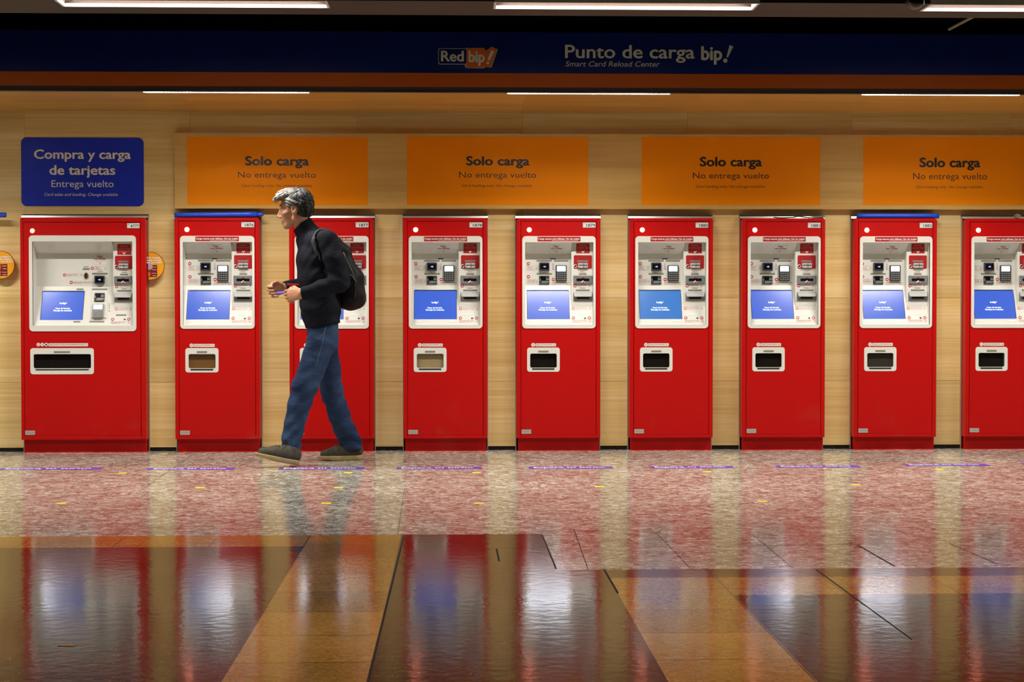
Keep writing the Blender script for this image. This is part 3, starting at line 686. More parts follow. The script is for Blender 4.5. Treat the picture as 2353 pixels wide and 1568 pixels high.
def machine_shell(root, x0, x1, door, bez, opn, surf, tray, tray_s, wide):
    """cabinet, plinth, door with the two openings, bezel, recess; pixel boxes are (l, t, r, b) in the crop of surf"""
    b = 0.004
    s = surf['front']
    du0, du1, dv0, dv1 = s.rect(*door)
    mb = MB()   # cabinet: a frame with rounded front edge and the box behind it
    o_ = s.outline(x0, x1, ZFR, ZTOP, 0.012, 0, n=3, corners='0011'); 
    i_ = s.outline(du0, du1, dv0, dv1, 0.005, 0, n=3, corners='1111')
    # matched rings need equal counts: build four bevelled bars instead
    mb.prism([s.P(x0, ZFR), s.P(du0, ZFR), s.P(du0, ZTOP-0.010), s.P(du0, ZTOP), s.P(x0+0.010, ZTOP), s.P(x0, ZTOP-0.012)], (0, 0.35, 0), b)
    mb.prism([s.P(du1, ZFR), s.P(x1, ZFR), s.P(x1, ZTOP-0.012), s.P(x1-0.010, ZTOP), s.P(du1, ZTOP)], (0, 0.35, 0), b)
    mb.prism([s.P(du0-0.002, dv1), s.P(du1+0.002, dv1), s.P(du1+0.002, ZTOP), s.P(du0-0.002, ZTOP)], (0, 0.35, 0), 0.003)
    mb.prism([s.P(du0-0.002, ZFR), s.P(du1+0.002, ZFR), s.P(du1+0.002, dv0), s.P(du0-0.002, dv0)], (0, 0.35, 0), 0.003)
    mb.box(x0+0.004, x1-0.004, 0.30, 0.35, ZFR, ZTOP-0.004)
    mb.build('cabinet', M_red, root)
    mb = MB(); mb.box(x0+0.010, x1-0.006, 0.035, 0.34, 0.0, ZFR); mb.build('plinth', M_red, root)
    # door sheet, cut round recess and tray
    ou0, ou1, ov0, ov1 = s.rect(*opn); tu0, tu1, tv0, tv1 = tray_s.rect(*tray['hole'])
    gd = 0.0022; X0, X1, Z0, Z1 = du0+gd, du1-gd, dv0+gd, dv1-gd; y0, y1 = 0.002, 0.014
    mb = MB()
    mb.box(X0, X1, y0, y1, ov1, Z1); mb.box(X0, ou0, y0, y1, ov0, ov1); mb.box(ou1, X1, y0, y1, ov0, ov1)
    mb.box(X0, X1, y0, y1, tv1, ov0); mb.box(X0, tu0, y0, y1, tv0, tv1); mb.box(tu1, X1, y0, y1, tv0, tv1); mb.box(X0, X1, y0, y1, Z0, tv0)
    mb.build('door', M_red, root)
    mb = MB(); mb.box(du0, du1, 0.02, 0.024, dv0, tv0-0.02); mb.build('door_seal', M_blk, root)
    # bezel
    bu0, bu1, bv0, bv1 = s.rect(*bez); mb = MB(); r = 0.024
    mb.ring(s.outline(bu0, bu1, bv0, bv1, r, 0.003, n=6), s.outline(ou0, ou1, ov0, ov1, 0.0035, 0.003, n=6), (0, 0.006, 0))
    mb.build('bezel', M_white, root)
    # recess
    H, zs, zb, cu = surf['zt'], surf['zs'], surf['zb'], surf['cu']; zh = surf['zh']
    mb = MB(); A, Bq = ou0, ou1; yb_ = surf['yb']
    prof = [(0.001, H), (RD, zh), (RD, zs), (yb_, zb), (0.001, zb)]
    for k_, ((ya, za), (yb2, zb2)) in enumerate(zip(prof[:-1], prof[1:])):
        Bk = cu if k_ == 0 else Bq
        mb.quad((A, ya, za), (Bk, ya, za), (Bk, yb2, zb2), (A, yb2, zb2))
    mb.quad((cu, 0.001, H), (Bq, 0.001, H), (Bq, CY, H), (cu, CY, H)); mb.poly([(cu, 0.001, H), (cu, CY, H), (cu, CY, H-(H-zh)*CY/RD)])
    mb.poly([(A, y, z) for y, z in prof]); mb.poly([(Bq, y, z) for y, z in [(0.001, H), (RD, H)]+prof[2:]])
    zc1 = H; fr = (RD-CY)/(RD-yb_); zc0 = zs+(zb-zs)*fr
    mb.quad((cu, CY, zc0), (Bq-0.0005, CY, zc0), (Bq-0.0005, CY, zc1), (cu, CY, zc1))
    mb.poly([(cu, CY, H-(H-zh)*CY/RD), (cu, RD, zh), (cu, RD, zs), (cu, CY, zc0)])
    mb.build('recess_panel', M_panel, root)
    # tray
    ts = tray_s; fu0, fu1, fv0, fv1 = ts.rect(*tray['frame']); wu0, wu1, wv0, wv1 = ts.rect(*tray['win'])
    mb = MB(); mb.ring(ts.outline(fu0, fu1, fv0, fv1, 0.017, 0.002, n=5), ts.outline(wu0, wu1, wv0, wv1, 0.011, 0.002, n=5), (0, 0.012, 0))
    fr_ = mb.build('tray_frame', M_white, root)
    mb = MB(); mb.box(wu0-0.004, wu1+0.004, 0.022, 0.026, wv0-0.004, wv1+0.004); pane = mb.build('tray_flap', M_smoke, root)
    mb = MB(); mb.box(wu0-0.004, wu1+0.004, 0.011, 0.022, wv0-0.0045, wv0-0.0005); mb.build('tray_lip', M_lgrey, fr_)
    mb = MB(); ts.plate(mb, *tray['label'], t=0.001, base=0.0021); mb.build('label_strip', M_grey, fr_)
    mb = MB(); ts.plate(mb, *tray['mouth'], t=0.0006, base=0.0021, r=0.002); mb.build('tray_slot', M_btxt, fr_)
    return pane

def lower_bits(root, ts, screws, rating, strip, discs, words):
    for sx_, sy_ in screws:
        mb = MB(); ts.disc(mb, sx_, sy_, 6.5, t=0.0012, n=14); mb.build('lock', M_dgrey, root)
    mb = MB(); ts.plate(mb, *rating, t=0.0012); o = mb.build('rating_plate', M_steel, root)
    x0, y0, x1, y1 = rating
    mb = MB(); ts.plate(mb, x0+8, (y0+y1)/2-2, x1-8, (y0+y1)/2+2, t=0.0016); mb.build('engraved_line', M_grey, o)
    mb = MB(); ts.plate(mb, *strip, t=0.0012, r=0.002); o = mb.build('tray_notice', M_white, root)
    x0, y0, x1, y1 = strip; h = y1-y0
    sub_text(o, ts, [(words, x0+10, x1-45, y0+.18*h, y0+.55*h, dict(w=0.0018)), ('Take your voucher', x0+10, x0+80, y0+.70*h, y0+.85*h, dict(w=0.0018))])
    mb = MB(); ax = x1-22
    for p, q in (((ax-7, y0+.38*h), (ax, y0+.62*h)), ((ax, y0+.62*h), (ax+7, y0+.38*h))): mb.tube([ts.P(*ts.uv(*p), 0.0016), ts.P(*ts.uv(*q), 0.0016)], 0.0011, 5)
    mb.build('arrow', M_btxt, o)
    for k, (cx, cy, r, dk) in enumerate(discs):
        mb = MB(); ts.disc(mb, cx, cy, r, t=0.0012); d_ = mb.build('round_sticker', M_white, root)
        mb = MB(); ts.plate(mb, cx-r*.42, cy-r*.42, cx+r*.42, cy+r*.42, t=0.0016, r=0.003); mb.build('icon', M_btxt if dk else mat('pale_icon', (190, 180, 168), 0.5), d_)

def number_plate(root, s, box, num):
    x0, y0, x1, y1 = box; w, h = x1-x0, y1-y0
    mb = MB(); s.plate(mb, *box, t=0.0015); o = mb.build('number_plate', M_plate, root)
    mb = MB(); u0, u1, v0, v1 = s.rect(*box)
    mb.ring(s.outline(u0, u1, v0, v1, 0, 0.0018), s.outline(u0+.0015, u1-.0015, v0+.0015, v1-.0015, 0, 0.0018), (0, 0.0003, 0)); mb.build('plate_edge', M_dgrey, o)
    if num:
        sub_text(o, s, [('N°', x0+.09*w, x0+.22*w, y0+.16*h, y0+.34*h, dict(w=0.002)), (num, x0+.28*w, x0+.95*w, y0+.30*h, y0+.80*h, dict(w=0.002, bold=0.012))], M_btxt)
    return o

def make_surfs(crop, ym, zt_y, zh_y, zs_y, zb_y, xm, du=0):
    x0, y0, k = crop; px = x0+xm*k; Y = lambda c: y0+c*k
    yb_ = 0.0145
    zt, zh, zs, zb = at(px, Y(zt_y), 0).z, at(px, Y(zh_y), RD).z, at(px, Y(zs_y), RD).z, at(px, Y(zb_y), yb_).z
    return dict(front=Surf((0, 0, 0), FN, crop), bez=Surf((0, -0.003, 0), FN, crop), door=Surf((0, 0.002, 0), FN, crop), back=Surf((0, RD, 0), FN, crop), col=Surf((0, CY, 0), FN, crop),
                hood=Surf((0, 0, zt), (0, -(zt-zh), -RD), crop), slope=Surf((0, RD, zs), (0, -(zs-zb), RD-yb_), crop), zt=zt, zh=zh, zs=zs, zb=zb, yb=yb_)

class Shift(Surf):
    def __init__(s, *a, du=0.0): super().__init__(*a); s.du = du
    def uv(s, cx, cy):
        u, v = Surf.uv(s, cx, cy); return u+s.du, v

def screen(root, s, q, m, logo_box, l1, l2):
    mb = MB(); pts = [s.P(*s.uv(*p), 0.001) for p in q]
    # keep the panel a true rectangle on the slope
    us = [s.uv(*p) for p in q]; u0 = (us[0][0]+us[3][0])/2; u1 = (us[1][0]+us[2][0])/2; v1 = (us[0][1]+us[1][1])/2; v0 = (us[2][1]+us[3][1])/2
    mb.prism(s.outline(u0, u1, v0, v1, 0, 0.001), s.N*-0.0015); o = mb.build('screen', m, root)
    mb = MB(); e = 0.004
    mb.prism(s.outline(u0, u1, v1, v1+e, 0, 0.006), s.N*-0.006); mb.prism(s.outline(u0-.002, u0, v0, v1+e, 0, 0.003), s.N*-0.003); mb.prism(s.outline(u1, u1+.002, v0, v1+e, 0, 0.003), s.N*-0.003)
    mb.build('screen_frame', M_blk, o)
    x0, y0, x1, y1 = logo_box; mb = MB(); w = x1-x0; h = y1-y0
    put_text(mb, s, 'Red', x0, x0+.42*w, y0+.12*h, y0+.72*h, bold=0.02, w=0.0018); put_text(mb, s, 'bip', x0+.46*w, x0+.82*w, y0+.06*h, y0+.74*h, bold=0.04, w=0.0018)
    s.tri(mb, [(x0+.86*w, y0+.6*h), (x0+.93*w, y0), (x1, y0+.06*h), (x0+.92*w, y0+.64*h)], t=0.0018)
    put_text(mb, s, 'Fuera de Servicio', *l1, bold=0.02, w=0.0018); put_text(mb, s, 'Disculpa las molestias', *l2, bold=0.02, w=0.0018)
    mb.build('screen_lettering', M_stx, o)
    return o
def brands(root, s, x, ys):
    mb = MB(); cols = [(150, 150, 160), (190, 40, 40), (210, 90, 80), (60, 80, 190), (110, 130, 200)]
    o = None
    for k, y in enumerate(ys):
        mb = MB(); ww = 7 if k < len(ys)-1 else 12
        s.plate(mb, x-ww, y-4, x+ww, y+4, t=0.0008, r=0.001)
        o2 = mb.build('card_sticker', mat('card_sticker_%d' % k, cols[k % 5], 0.5), root)

# ---- the narrow machine, set out on the fourth of the row
CR = (1170, 480, 230/1244)
sf = make_surfs(CR, 0, 417, 560, 955, 1443, 620)
R0 = 3*PITCH
def new_root(x, label, group, cat='ticket machine'):
    return thing('ticket_machine', (x, 0, 0), label, cat, group)
GN = 'narrow red card reloading machines in the row'
proto = new_root(R0, 'x', GN)
sf['cu'] = sf['col'].uv(773, 700)[0]
LOW = (390, 740, 220/1078); ts = Shift((0, 0.002, 0), FN, LOW, du=R0)
ts_f = Shift((0, 0.0, 0), FN, LOW, du=R0)
pane = machine_shell(proto, R0, R0+MW, (145, 156, 1083, 2815), (163, 340, 1075, 1488), (199, 416, 1046, 1444), sf,
    dict(hole=(205, 355, 522, 532), frame=(177, 295, 550, 570), win=(212, 363, 516, 524), label=(305, 330, 421, 350), mouth=(235, 530, 490, 547)), ts, False)
lower_bits(proto, ts, [(820, 1140), (880, 1140)], (117, 1225, 227, 1273), (270, 248, 506, 283), [(245, 265, 22, 0)], 'Retira comprobante')
bulb(proto, sf['door'], 249, 262, 33)
s = sf['bez']
mb = MB(); s.plate(mb, 352, 348, 887, 405, t=0.0012, r=0.004); o = mb.build('red_notice', M_tag, proto)
sub_text(o, s, [('Carga exacta solo billetes. No da vuelto', 359, 876, 364, 384, dict(bold=0.03, w=0.0016)), ('Exact payment only with bills. No change given', 533, 858, 389, 397, dict(bold=0.02, w=0.0016))], M_wtxt)
s = sf['hood']; swirl(proto, s, 312, 495, 62)
notice(proto, s, 500, 450, 668, 545, [('Pago', 553, 620, 458, 474, dict(bold=0.02)), ('con tarjeta', 517, 656, 483, 498, dict(bold=0.02)), ('Payment with card', 527, 642, 509, 515)], arrow=(583, 530, 14, 'v'))
s = sf['back']
for bx in ((341, 637, 532, 656), (556, 637, 736, 656), (341, 801, 532, 820)): gplate(proto, s, *bx)
mb = MB(); s.plate(mb, 510, 619, 578, 628, t=0.002); mb.build('vent_slot', M_blk, proto)
badge(proto, s, 238, 683, 20); badge(proto, s, 240, 845, 20); badge(proto, s, 550, 880, 20)
notice(proto, s, 218, 709, 353, 766, [('Pago sin', 226, 290, 715, 726), ('contacto', 226, 290, 735, 746), ('Contactless', 226, 310, 754, 760)], arrow=(335, 740, 9, '>'))
notice(proto, s, 218, 874, 356, 927, [('Inserta tarjeta', 226, 326, 879, 890), ('crédito/débito', 226, 328, 896, 908), ('Insert card', 226, 316, 916, 922)], arrow=(342, 903, 9, '>'))
notice(proto, s, 532, 910, 745, 942, [('Confirma monto y digita clave', 540, 738, 914, 925), ('Confirm and enter PIN', 540, 690, 931, 937)], arrow=(715, 933, 9, '^'))
reader(proto, s, 373, 668, 498, 773); chip_slot(proto, s, 373, 833, 498, 938); keypad(proto, s, 578, 702, 714, 902); brands(proto, s, 545, (680, 698, 716, 734, 752))
s = sf['col']
red_tag(proto, s, 833, 430, 1000, 552); red_panel(proto, s, 803, 578, 1028, 745)
dash(proto, s, 878, 785, 945); gplate(proto, s, 868, 802, 962, 820); note_slot(proto, s, 797, 830, 1034, 935)
badge(proto, s, 817, 958, 20); notice(proto, s, 842, 942, 1008, 975, [('Inserta billetes', 852, 965, 946, 958), ('Insert bills', 852, 902, 965, 971)], arrow=(995, 957, 9, '^'))
dash(proto, s, 880, 987, 945); gplate(proto, s, 830, 1004, 1000, 1023); outlet(proto, s, 797, 1038, 1034, 1145)
s = sf['slope']
M_corner = mat('corner_label', (236, 234, 226), 0.3)
scr = screen(proto, s, [(222, 1020), (740, 1020), (748, 1372), (228, 1372)], M_scr, (437, 1153, 522, 1184), (390, 570, 1222, 1240), (367, 595, 1248, 1266))
for bx in ((240, 984, 318, 1001), (640, 984, 722, 1001), (242, 1388, 326, 1406), (648, 1388, 733, 1406)): gplate(proto, s, *bx, m=M_corner)
badge(proto, s, 795, 1240, 20, M_pink); notice(proto, s, 818, 1222, 1015, 1256, [('Devolución billetes', 828, 966, 1230, 1242), ('Bill return', 828, 880, 1248, 1253)], arrow=(1000, 1240, 9, '^'), m=M_pink)
gplate(proto, s, 828, 1304, 950, 1322, m=M_corner)
badge(proto, s, 798, 1358, 20); badge(proto, s, 997, 1358, 20); mb = MB(); s.disc(mb, 943, 1362, 14, t=0.0008, ry=11); mb.build('round_sticker', M_dgrey, proto)
notice(proto, s, 782, 1384, 1020, 1414, [('Monedero bip! saldo', 790, 960, 1388, 1400), ('Balance', 790, 890, 1406, 1411)], arrow=(1003, 1398, 8, '^'), m=M_pink)
plate_box = (913, 168, 1076, 236)
nums = ['1876', '1877', '1878', '1879', '1880', '1881', '1882', None]
desc = ['plated 1876 with a long blue tube lying on top', 'plated 1877 half hidden by the walking man', 'plated 1878 with pale tan flap in its tray', 'plated 1879 second narrow one right of the man',
        'plated 1880 with a paler blue screen', 'plated 1881 with a bent metal strip on top', 'plated 1882 with a short blue tube on top', 'cut off by the right edge of the photo']
flap = [M_brown, M_smoke, M_tan, M_smoke, M_smoke, M_smoke, M_olive, M_smoke]
machines = []
for i in range(8):
    r = proto if i == 3 else copy_tree(proto)
    r.location.x = PITCH*i; r['label'] = 'narrow red ticket machine '+desc[i]; machines.append(r)
for i, r in enumerate(machines):
    for ch in r.children:
        nm = ch.name.split('.')[0]
        if nm == 'tray_flap' and flap[i] is not M_smoke:
            ch.data = ch.data.copy(); ch.data.materials[0] = flap[i]
        if nm == 'screen' and i == 4: ch.data = ch.data.copy(); ch.data.materials[0] = M_scr2
    pl = Shift((0, 0.002, 0), FN, CR, du=PITCH*(i-3)); number_plate(r, pl, plate_box, nums[i])

# ---- the wide machine
CR = (0, 480, 420/2352); LW = (0, 760, 420/2195)
sf = make_surfs(CR, 0, 421, 572, 1000, 1503, 1060)
wm = thing('ticket_machine', (WIDE0, 0, 0), 'wide red ticket machine with number plate 4777 under the blue sign', 'ticket machine')
sf['cu'] = sf['col'].uv(1457, 800)[0]
lw = Surf((0, 0.002, 0), FN, LW)
yk = lambda yl: (760+yl*LW[2]-480)/CR[2]
machine_shell(wm, WIDE0, WIDE1, (308, 172, 1810, yk(1266)), (375, 343, 1752, yk(9)), (418, 421, 1706, 1504), sf,
    dict(hole=(395, 275, 1100, 462), frame=(365, 211, 1128, 525), win=(402, 283, 1093, 454), label=(648, 248, 843, 268), mouth=(428, 463, 1068, 478)), lw, True)
lower_bits(wm, lw, [(1540, 1118), (1605, 1118)], (303, 1202, 421, 1254), (582, 152, 1057, 190), [(461, 169, 22, 0), (508, 169, 22, 0), (555, 169, 22, 1)], 'Retira vuelto monedas/comprobante/tarjeta bip!')
number_plate(wm, sf['door'], (1633, 183, 1798, 252), '4777')
bulb(wm, sf['door'], 417, 284, 33, M_lamp2)
s = sf['hood']; swirl(wm, s, 655, 495, 58); swirl(wm, s, 1272, 492, 58)
s = sf['back']
notice(wm, s, 1200, 597, 1382, 722, [('Pago', 1253, 1322, 607, 626, dict(bold=0.02)), ('con tarjeta', 1217, 1362, 635, 654, dict(bold=0.02)), ('Payment with card', 1228, 1350, 667, 675)], arrow=(1288, 698, 15, 'v'))
dash(wm, s, 1075, 748, 1142); gplate(wm, s, 1065, 765, 1152, 785); badge(wm, s, 1188, 765, 20)
notice(wm, s, 1218, 737, 1380, 792, [('Pago sin', 1227, 1292, 743, 755), ('contacto', 1227, 1296, 762, 774), ('Contactless', 1227, 1312, 781, 787)], arrow=(1352, 766, 9, 'v'))
badge(wm, s, 830, 852, 20); notice(wm, s, 862, 833, 1062, 869, [('Inserta monedas', 870, 1000, 840, 852), ('Insert coins', 870, 930, 858, 864)], arrow=(1049, 851, 9, '>'))
mb = MB(); s.disc(mb, 1110, 862, 28, t=0.008, ry=41, bevel=0.002); o = mb.build('coin_slot', M_brass, wm)
mb = MB(); s.plate(mb, 1104, 836, 1115, 888, t=0.0006, base=0.0082, r=0.001); mb.build('slot_mouth', M_blk, o)
badge(wm, s, 918, 948, 20); notice(wm, s, 948, 929, 1205, 968, [('Inserta tarjeta crédito/débito', 953, 1182, 938, 951), ('Insert credit card', 953, 1050, 957, 963)], arrow=(1199, 947, 8, 'v'))
dash(wm, s, 1255, 810, 1322); gplate(wm, s, 1187, 825, 1384, 846); reader(wm, s, 1222, 860, 1352, 968)
s = sf['slope']
for bx in ((575, 1028, 652, 1047), (985, 1027, 1075, 1047)): gplate(wm, s, *bx, m=M_corner if bx[0] < 600 else M_grey)
gplate(wm, s, 1185, 1027, 1382, 1047)
screen(wm, s, [(555, 1068), (1090, 1068), (1055, 1432), (518, 1432)], M_scr, (768, 1203, 862, 1238), (716, 901, 1273, 1293), (688, 924, 1300, 1321))
mb = MB(); s.tri(mb, [(1170, 1405), (1372, 1405), (1388, 1062), (1186, 1062)], t=0.006); mb.build('keypad_plinth', M_white, wm)
sp = Surf(s.O+s.N*0.006, s.N, CR)
chip_slot(wm, sp, 1217, 1088, 1346, 1196); keypad(wm, sp, 1192, 1234, 1338, 1410, M_silver)
gplate(wm, s, 530, 1446, 622, 1465, m=M_corner); gplate(wm, s, 945, 1446, 1034, 1464); gplate(wm, s, 1150, 1444, 1340, 1463)
brands(wm, s, 1406, (1220, 1240, 1260, 1280, 1315))
badge(wm, s, 1497, 1290, 20, M_pink); notice(wm, s, 1522, 1272, 1697, 1306, [('Vuelto billetes', 1532, 1646, 1279, 1291), ('Bill change', 1532, 1600, 1297, 1303)], arrow=(1680, 1290, 9, '^'))
gplate(wm, s, 1492, 1360, 1624, 1378); badge(wm, s, 1450, 1423, 20); badge(wm, s, 1656, 1423, 20)
mb = MB(); s.disc(mb, 1605, 1425, 14, t=0.0008, ry=11); mb.build('round_sticker', M_dgrey, wm)
notice(wm, s, 1426, 1451, 1672, 1482, [('Monedero bip! saldo', 1436, 1606, 1455, 1467), ('Balance', 1436, 1540, 1473, 1479)], arrow=(1656, 1465, 8, '^'))
s = sf['col']
red_tag(wm, s, 1510, 455, 1686, 591); red_panel(wm, s, 1481, 605, 1703, 777)
dash(wm, s, 1565, 820, 1632); gplate(wm, s, 1548, 836, 1646, 855); note_slot(wm, s, 1475, 867, 1702, 971)
badge(wm, s, 1502, 1001, 20); notice(wm, s, 1532, 985, 1702, 1018, [('Inserta billetes', 1540, 1654, 989, 1001), ('Insert bills', 1540, 1592, 1008, 1014)], arrow=(1688, 1001, 9, '^'))
dash(wm, s, 1563, 1030, 1630); gplate(wm, s, 1508, 1046, 1686, 1066); outlet(wm, s, 1475, 1085, 1702, 1196)

# aluminium trims round the openings in the wall, one for each machine
tdesc = ['4777']+nums
for (x0, x1), n in zip(mach_x, tdesc):
    mb = MB(); a, b = x0-0.0065, x1+0.0065; z0, z1 = ZTOP+0.002, ZTOP+0.024
    mb.prism([(a, 0.060, z0), (b, 0.060, z0), (b, 0.0645, z1-0.008), (a, 0.0645, z1-0.008)], (0, 0.028, 0))
    mb.box(a, b, 0.062, WY, z1-0.0045, z1-0.0015, 1)
    for xx in ((a, x0-0.001), (x1+0.001, b)): mb.box(xx[0], xx[1], 0.082, WY+0.02, 0.0, z1-0.0045)
    o = mb.build('machine_trim', [M_alu, M_dgrey]); tag(o, 'pale metal trim round the wall opening of the machine '+('plated '+n if n else 'at the right edge'), 'trim', 'metal trims round the machines')
# ------------------------------------------------------------------ loose things on and beside the machines
M_bt = mat('blue_vinyl', (18, 74, 206), 0.33, var=0.12, vscale=(5, 30, 30))
def roll(p, q, r0, r1, label, tip=None):
    """rolled-up vinyl: a slightly conical tube with a spiral end"""
    p, q = Vector(p), Vector(q); d = (q-p)
    n = 9; pts = [p+d*i/n for i in range(n+1)]
    t = thing('vinyl_roll', p, label, 'tube', 'blue tubes on top of the machines')
    mb = MB(); mb.tube(pts, [r0+(r1-r0)*i/n for i in range(n+1)], 20); mb.build('sheet', M_bt, t, smooth=True)
    if tip:
        mb = MB(); mb.tube([q-d.normalized()*0.01, q+d.normalized()*tip*0.75, q+d.normalized()*tip], [r1*0.66, r1*0.62, r1*0.3], 18); mb.build('inner_roll', M_bt, t, smooth=True)
    return t
ry = 0.030
p = at(401, 497, ry); q = at(590, 492, ry)
roll((p.x, ry, ZTOP+0.017), (q.x, ry, ZTOP+0.022), 0.015, 0.020, 'long blue vinyl tube lying on the machine plated 1876', tip=0.045)
p = at(1970, 496, ry); q = at(2157, 496, ry)
roll((p.x, ry, ZTOP+0.0175), (q.x, ry, ZTOP+0.0175), 0.0165, 0.0165, 'blue vinyl tube lying on the machine plated 1882')
p = at(-190, 496, ry); q = at(14, 496, ry)
roll((p.x, ry, ZTOP+0.0175), (q.x, ry, ZTOP+0.0175), 0.0165, 0.0165, 'end of a blue vinyl tube at the left edge of the photo')
# bent strip and cable on 1881
a = at(1782, 500, 0.03); b = at(1840, 498, 0.03)
mb = MB(); pts = [Vector((at(px, 500, 0.03).x, 0.03, ZTOP+0.004+h)) for px, h in ((1778, 0.004), (1790, 0.0), (1805, 0.001), (1822, 0.003), (1834, 0.010), (1846, 0.006), (1860, 0.0)) ]
mb.tube(pts, 0.0035, 8); o = mb.build('cable', M_blk, smooth=True); tag(o, 'short black cable lying curled on the machine plated 1881', 'cable')
mb = MB(); x0 = at(1846, 500, 0.03).x; x1 = at(1896, 500, 0.03).x
mb.prism([(x0, 0.03, ZTOP+0.002), (x1, 0.03, ZTOP+0.010), (x1, 0.03, ZTOP+0.021), (x0+0.05, 0.03, ZTOP+0.012)], (0, 0.02, 0))
o = mb.build('metal_strip', mat('dull_strip', (140, 132, 118), 0.4, metal=0.5)); tag(o, 'bent grey metal strip lying on the right of machine 1881', 'strip')
mb = MB(); c = at(2338, 498, 0.02)
for k in range(3):
    pts = [Vector((c.x+0.022*math.cos(an)*(1-.2*k), 0.02+0.006*math.sin(2*an), ZTOP+0.016+0.012*math.sin(an+k)*(1-.15*k))) for an in [i*0.5 for i in range(14)]]
    mb.tube(pts, 0.0035, 6)
o = mb.build('ribbon', mat('grey_ribbon', (150, 146, 134), 0.6), smooth=True); tag(o, 'small knot of grey ribbon on the machine at the right edge', 'ribbon')

# round orange signs hung beside the wide machines
M_ro = mat('round_orange', (238, 160, 16), 0.45); M_rim = mat('maroon_rim', (92, 26, 20), 0.5)
def round_sign(cx, cy, r, label, tape):
    XM = WIDE1+0.0075 if tape else -99
    s = Surf((0, 0.055, 0), FN, (0, 0, 1.0)); u, v = s.uv(cx, cy); R = abs(s.uv(cx+r, cy)[0]-u)
    t = thing('round_sign', s.P(u, v), label, 'sign', 'round orange signs beside the wide machines')
    mb = MB(); mb.prism([s.P(max(u+R*math.cos(a), XM), v+R*math.sin(a), 0.0) for a in [2*math.pi*i/48 for i in range(48)] if u+R*math.cos(a) > XM-0.012], (0, 0.003, 0), 0); d = mb.build('disc', M_ro, t)
    mb = MB(); mb.tube([s.P(u+R*math.cos(a), v+R*math.sin(a), -0.0012) for a in [2*math.pi*i/48 for i in range(49)] if u+R*math.cos(a) > XM], 0.0022, 6); mb.build('rim', M_rim, t)
    mb = MB(); mb.box(u+0.02, u+0.044, 0.0585, WY-0.0006, v-0.03, v+0.03); mb.build('spacer', M_dgrey, t)
    k = r/31.0
    f = lambda x, y: (cx+(x-345)*k, cy+(y-611)*k)
    text_obj('lettering', s, [(tx, *[f(a, 0)[0], f(b, 0)[0], f(0, c)[1], f(0, d2)[1]], dict(bold=0.03, w=0.0006)) for tx, a, b, c, d2 in
             (('Esta máquina', 336.5, 367.5, 590.5, 594.5), ('vende tarjetas', 336.5, 368.5, 595.8, 600), ('bip! con diseño', 336, 371.5, 601, 605))], M_wtxt, t)
    for y0, y1, c1 in ((609, 622.5, (120, 30, 22)), (622.8, 635.5, (110, 26, 20))):
        mb = MB(); s.plate(mb, *f(339, y0), *f(360, y1), t=0.0008, r=0.002); o = mb.build('card_picture', mat('card_red_%d' % y0, c1, 0.4), t)
        mb = MB(); s.plate(mb, *f(340, y0+1.5), *f(345.5, y1-1.5), t=0.0011, r=0.001); mb.build('card_motif', mat('card_motif', (200, 90, 40), 0.5), o)
        mb = MB(); s.plate(mb, *f(348, y0+4), *f(358, y0+5), t=0.0011); s.plate(mb, *f(350, y1-3.4), *f(358, y1-2.4), t=0.0011); mb.build('card_print', M_cream, o)
    if tape:
        a = at(331, 605, -0.002); b = at(342, 618.5, -0.002)
        a2 = WIDE1+0.0035
        mb = MB(); mb.box(a2+0.0045, a2+0.032, 0.0535, 0.0541, b.z, a.z)
        o = mb.build('tape', mat('clear_tape', (205, 205, 220), 0.2, alpha=0.55), t)
round_sign(345.5, 611.5, 32, 'round orange sign with card pictures beside the right flank of the wide machine', True)
round_sign(1.5, 609, 32, 'round orange sign cut off by the left edge of the photo', False)

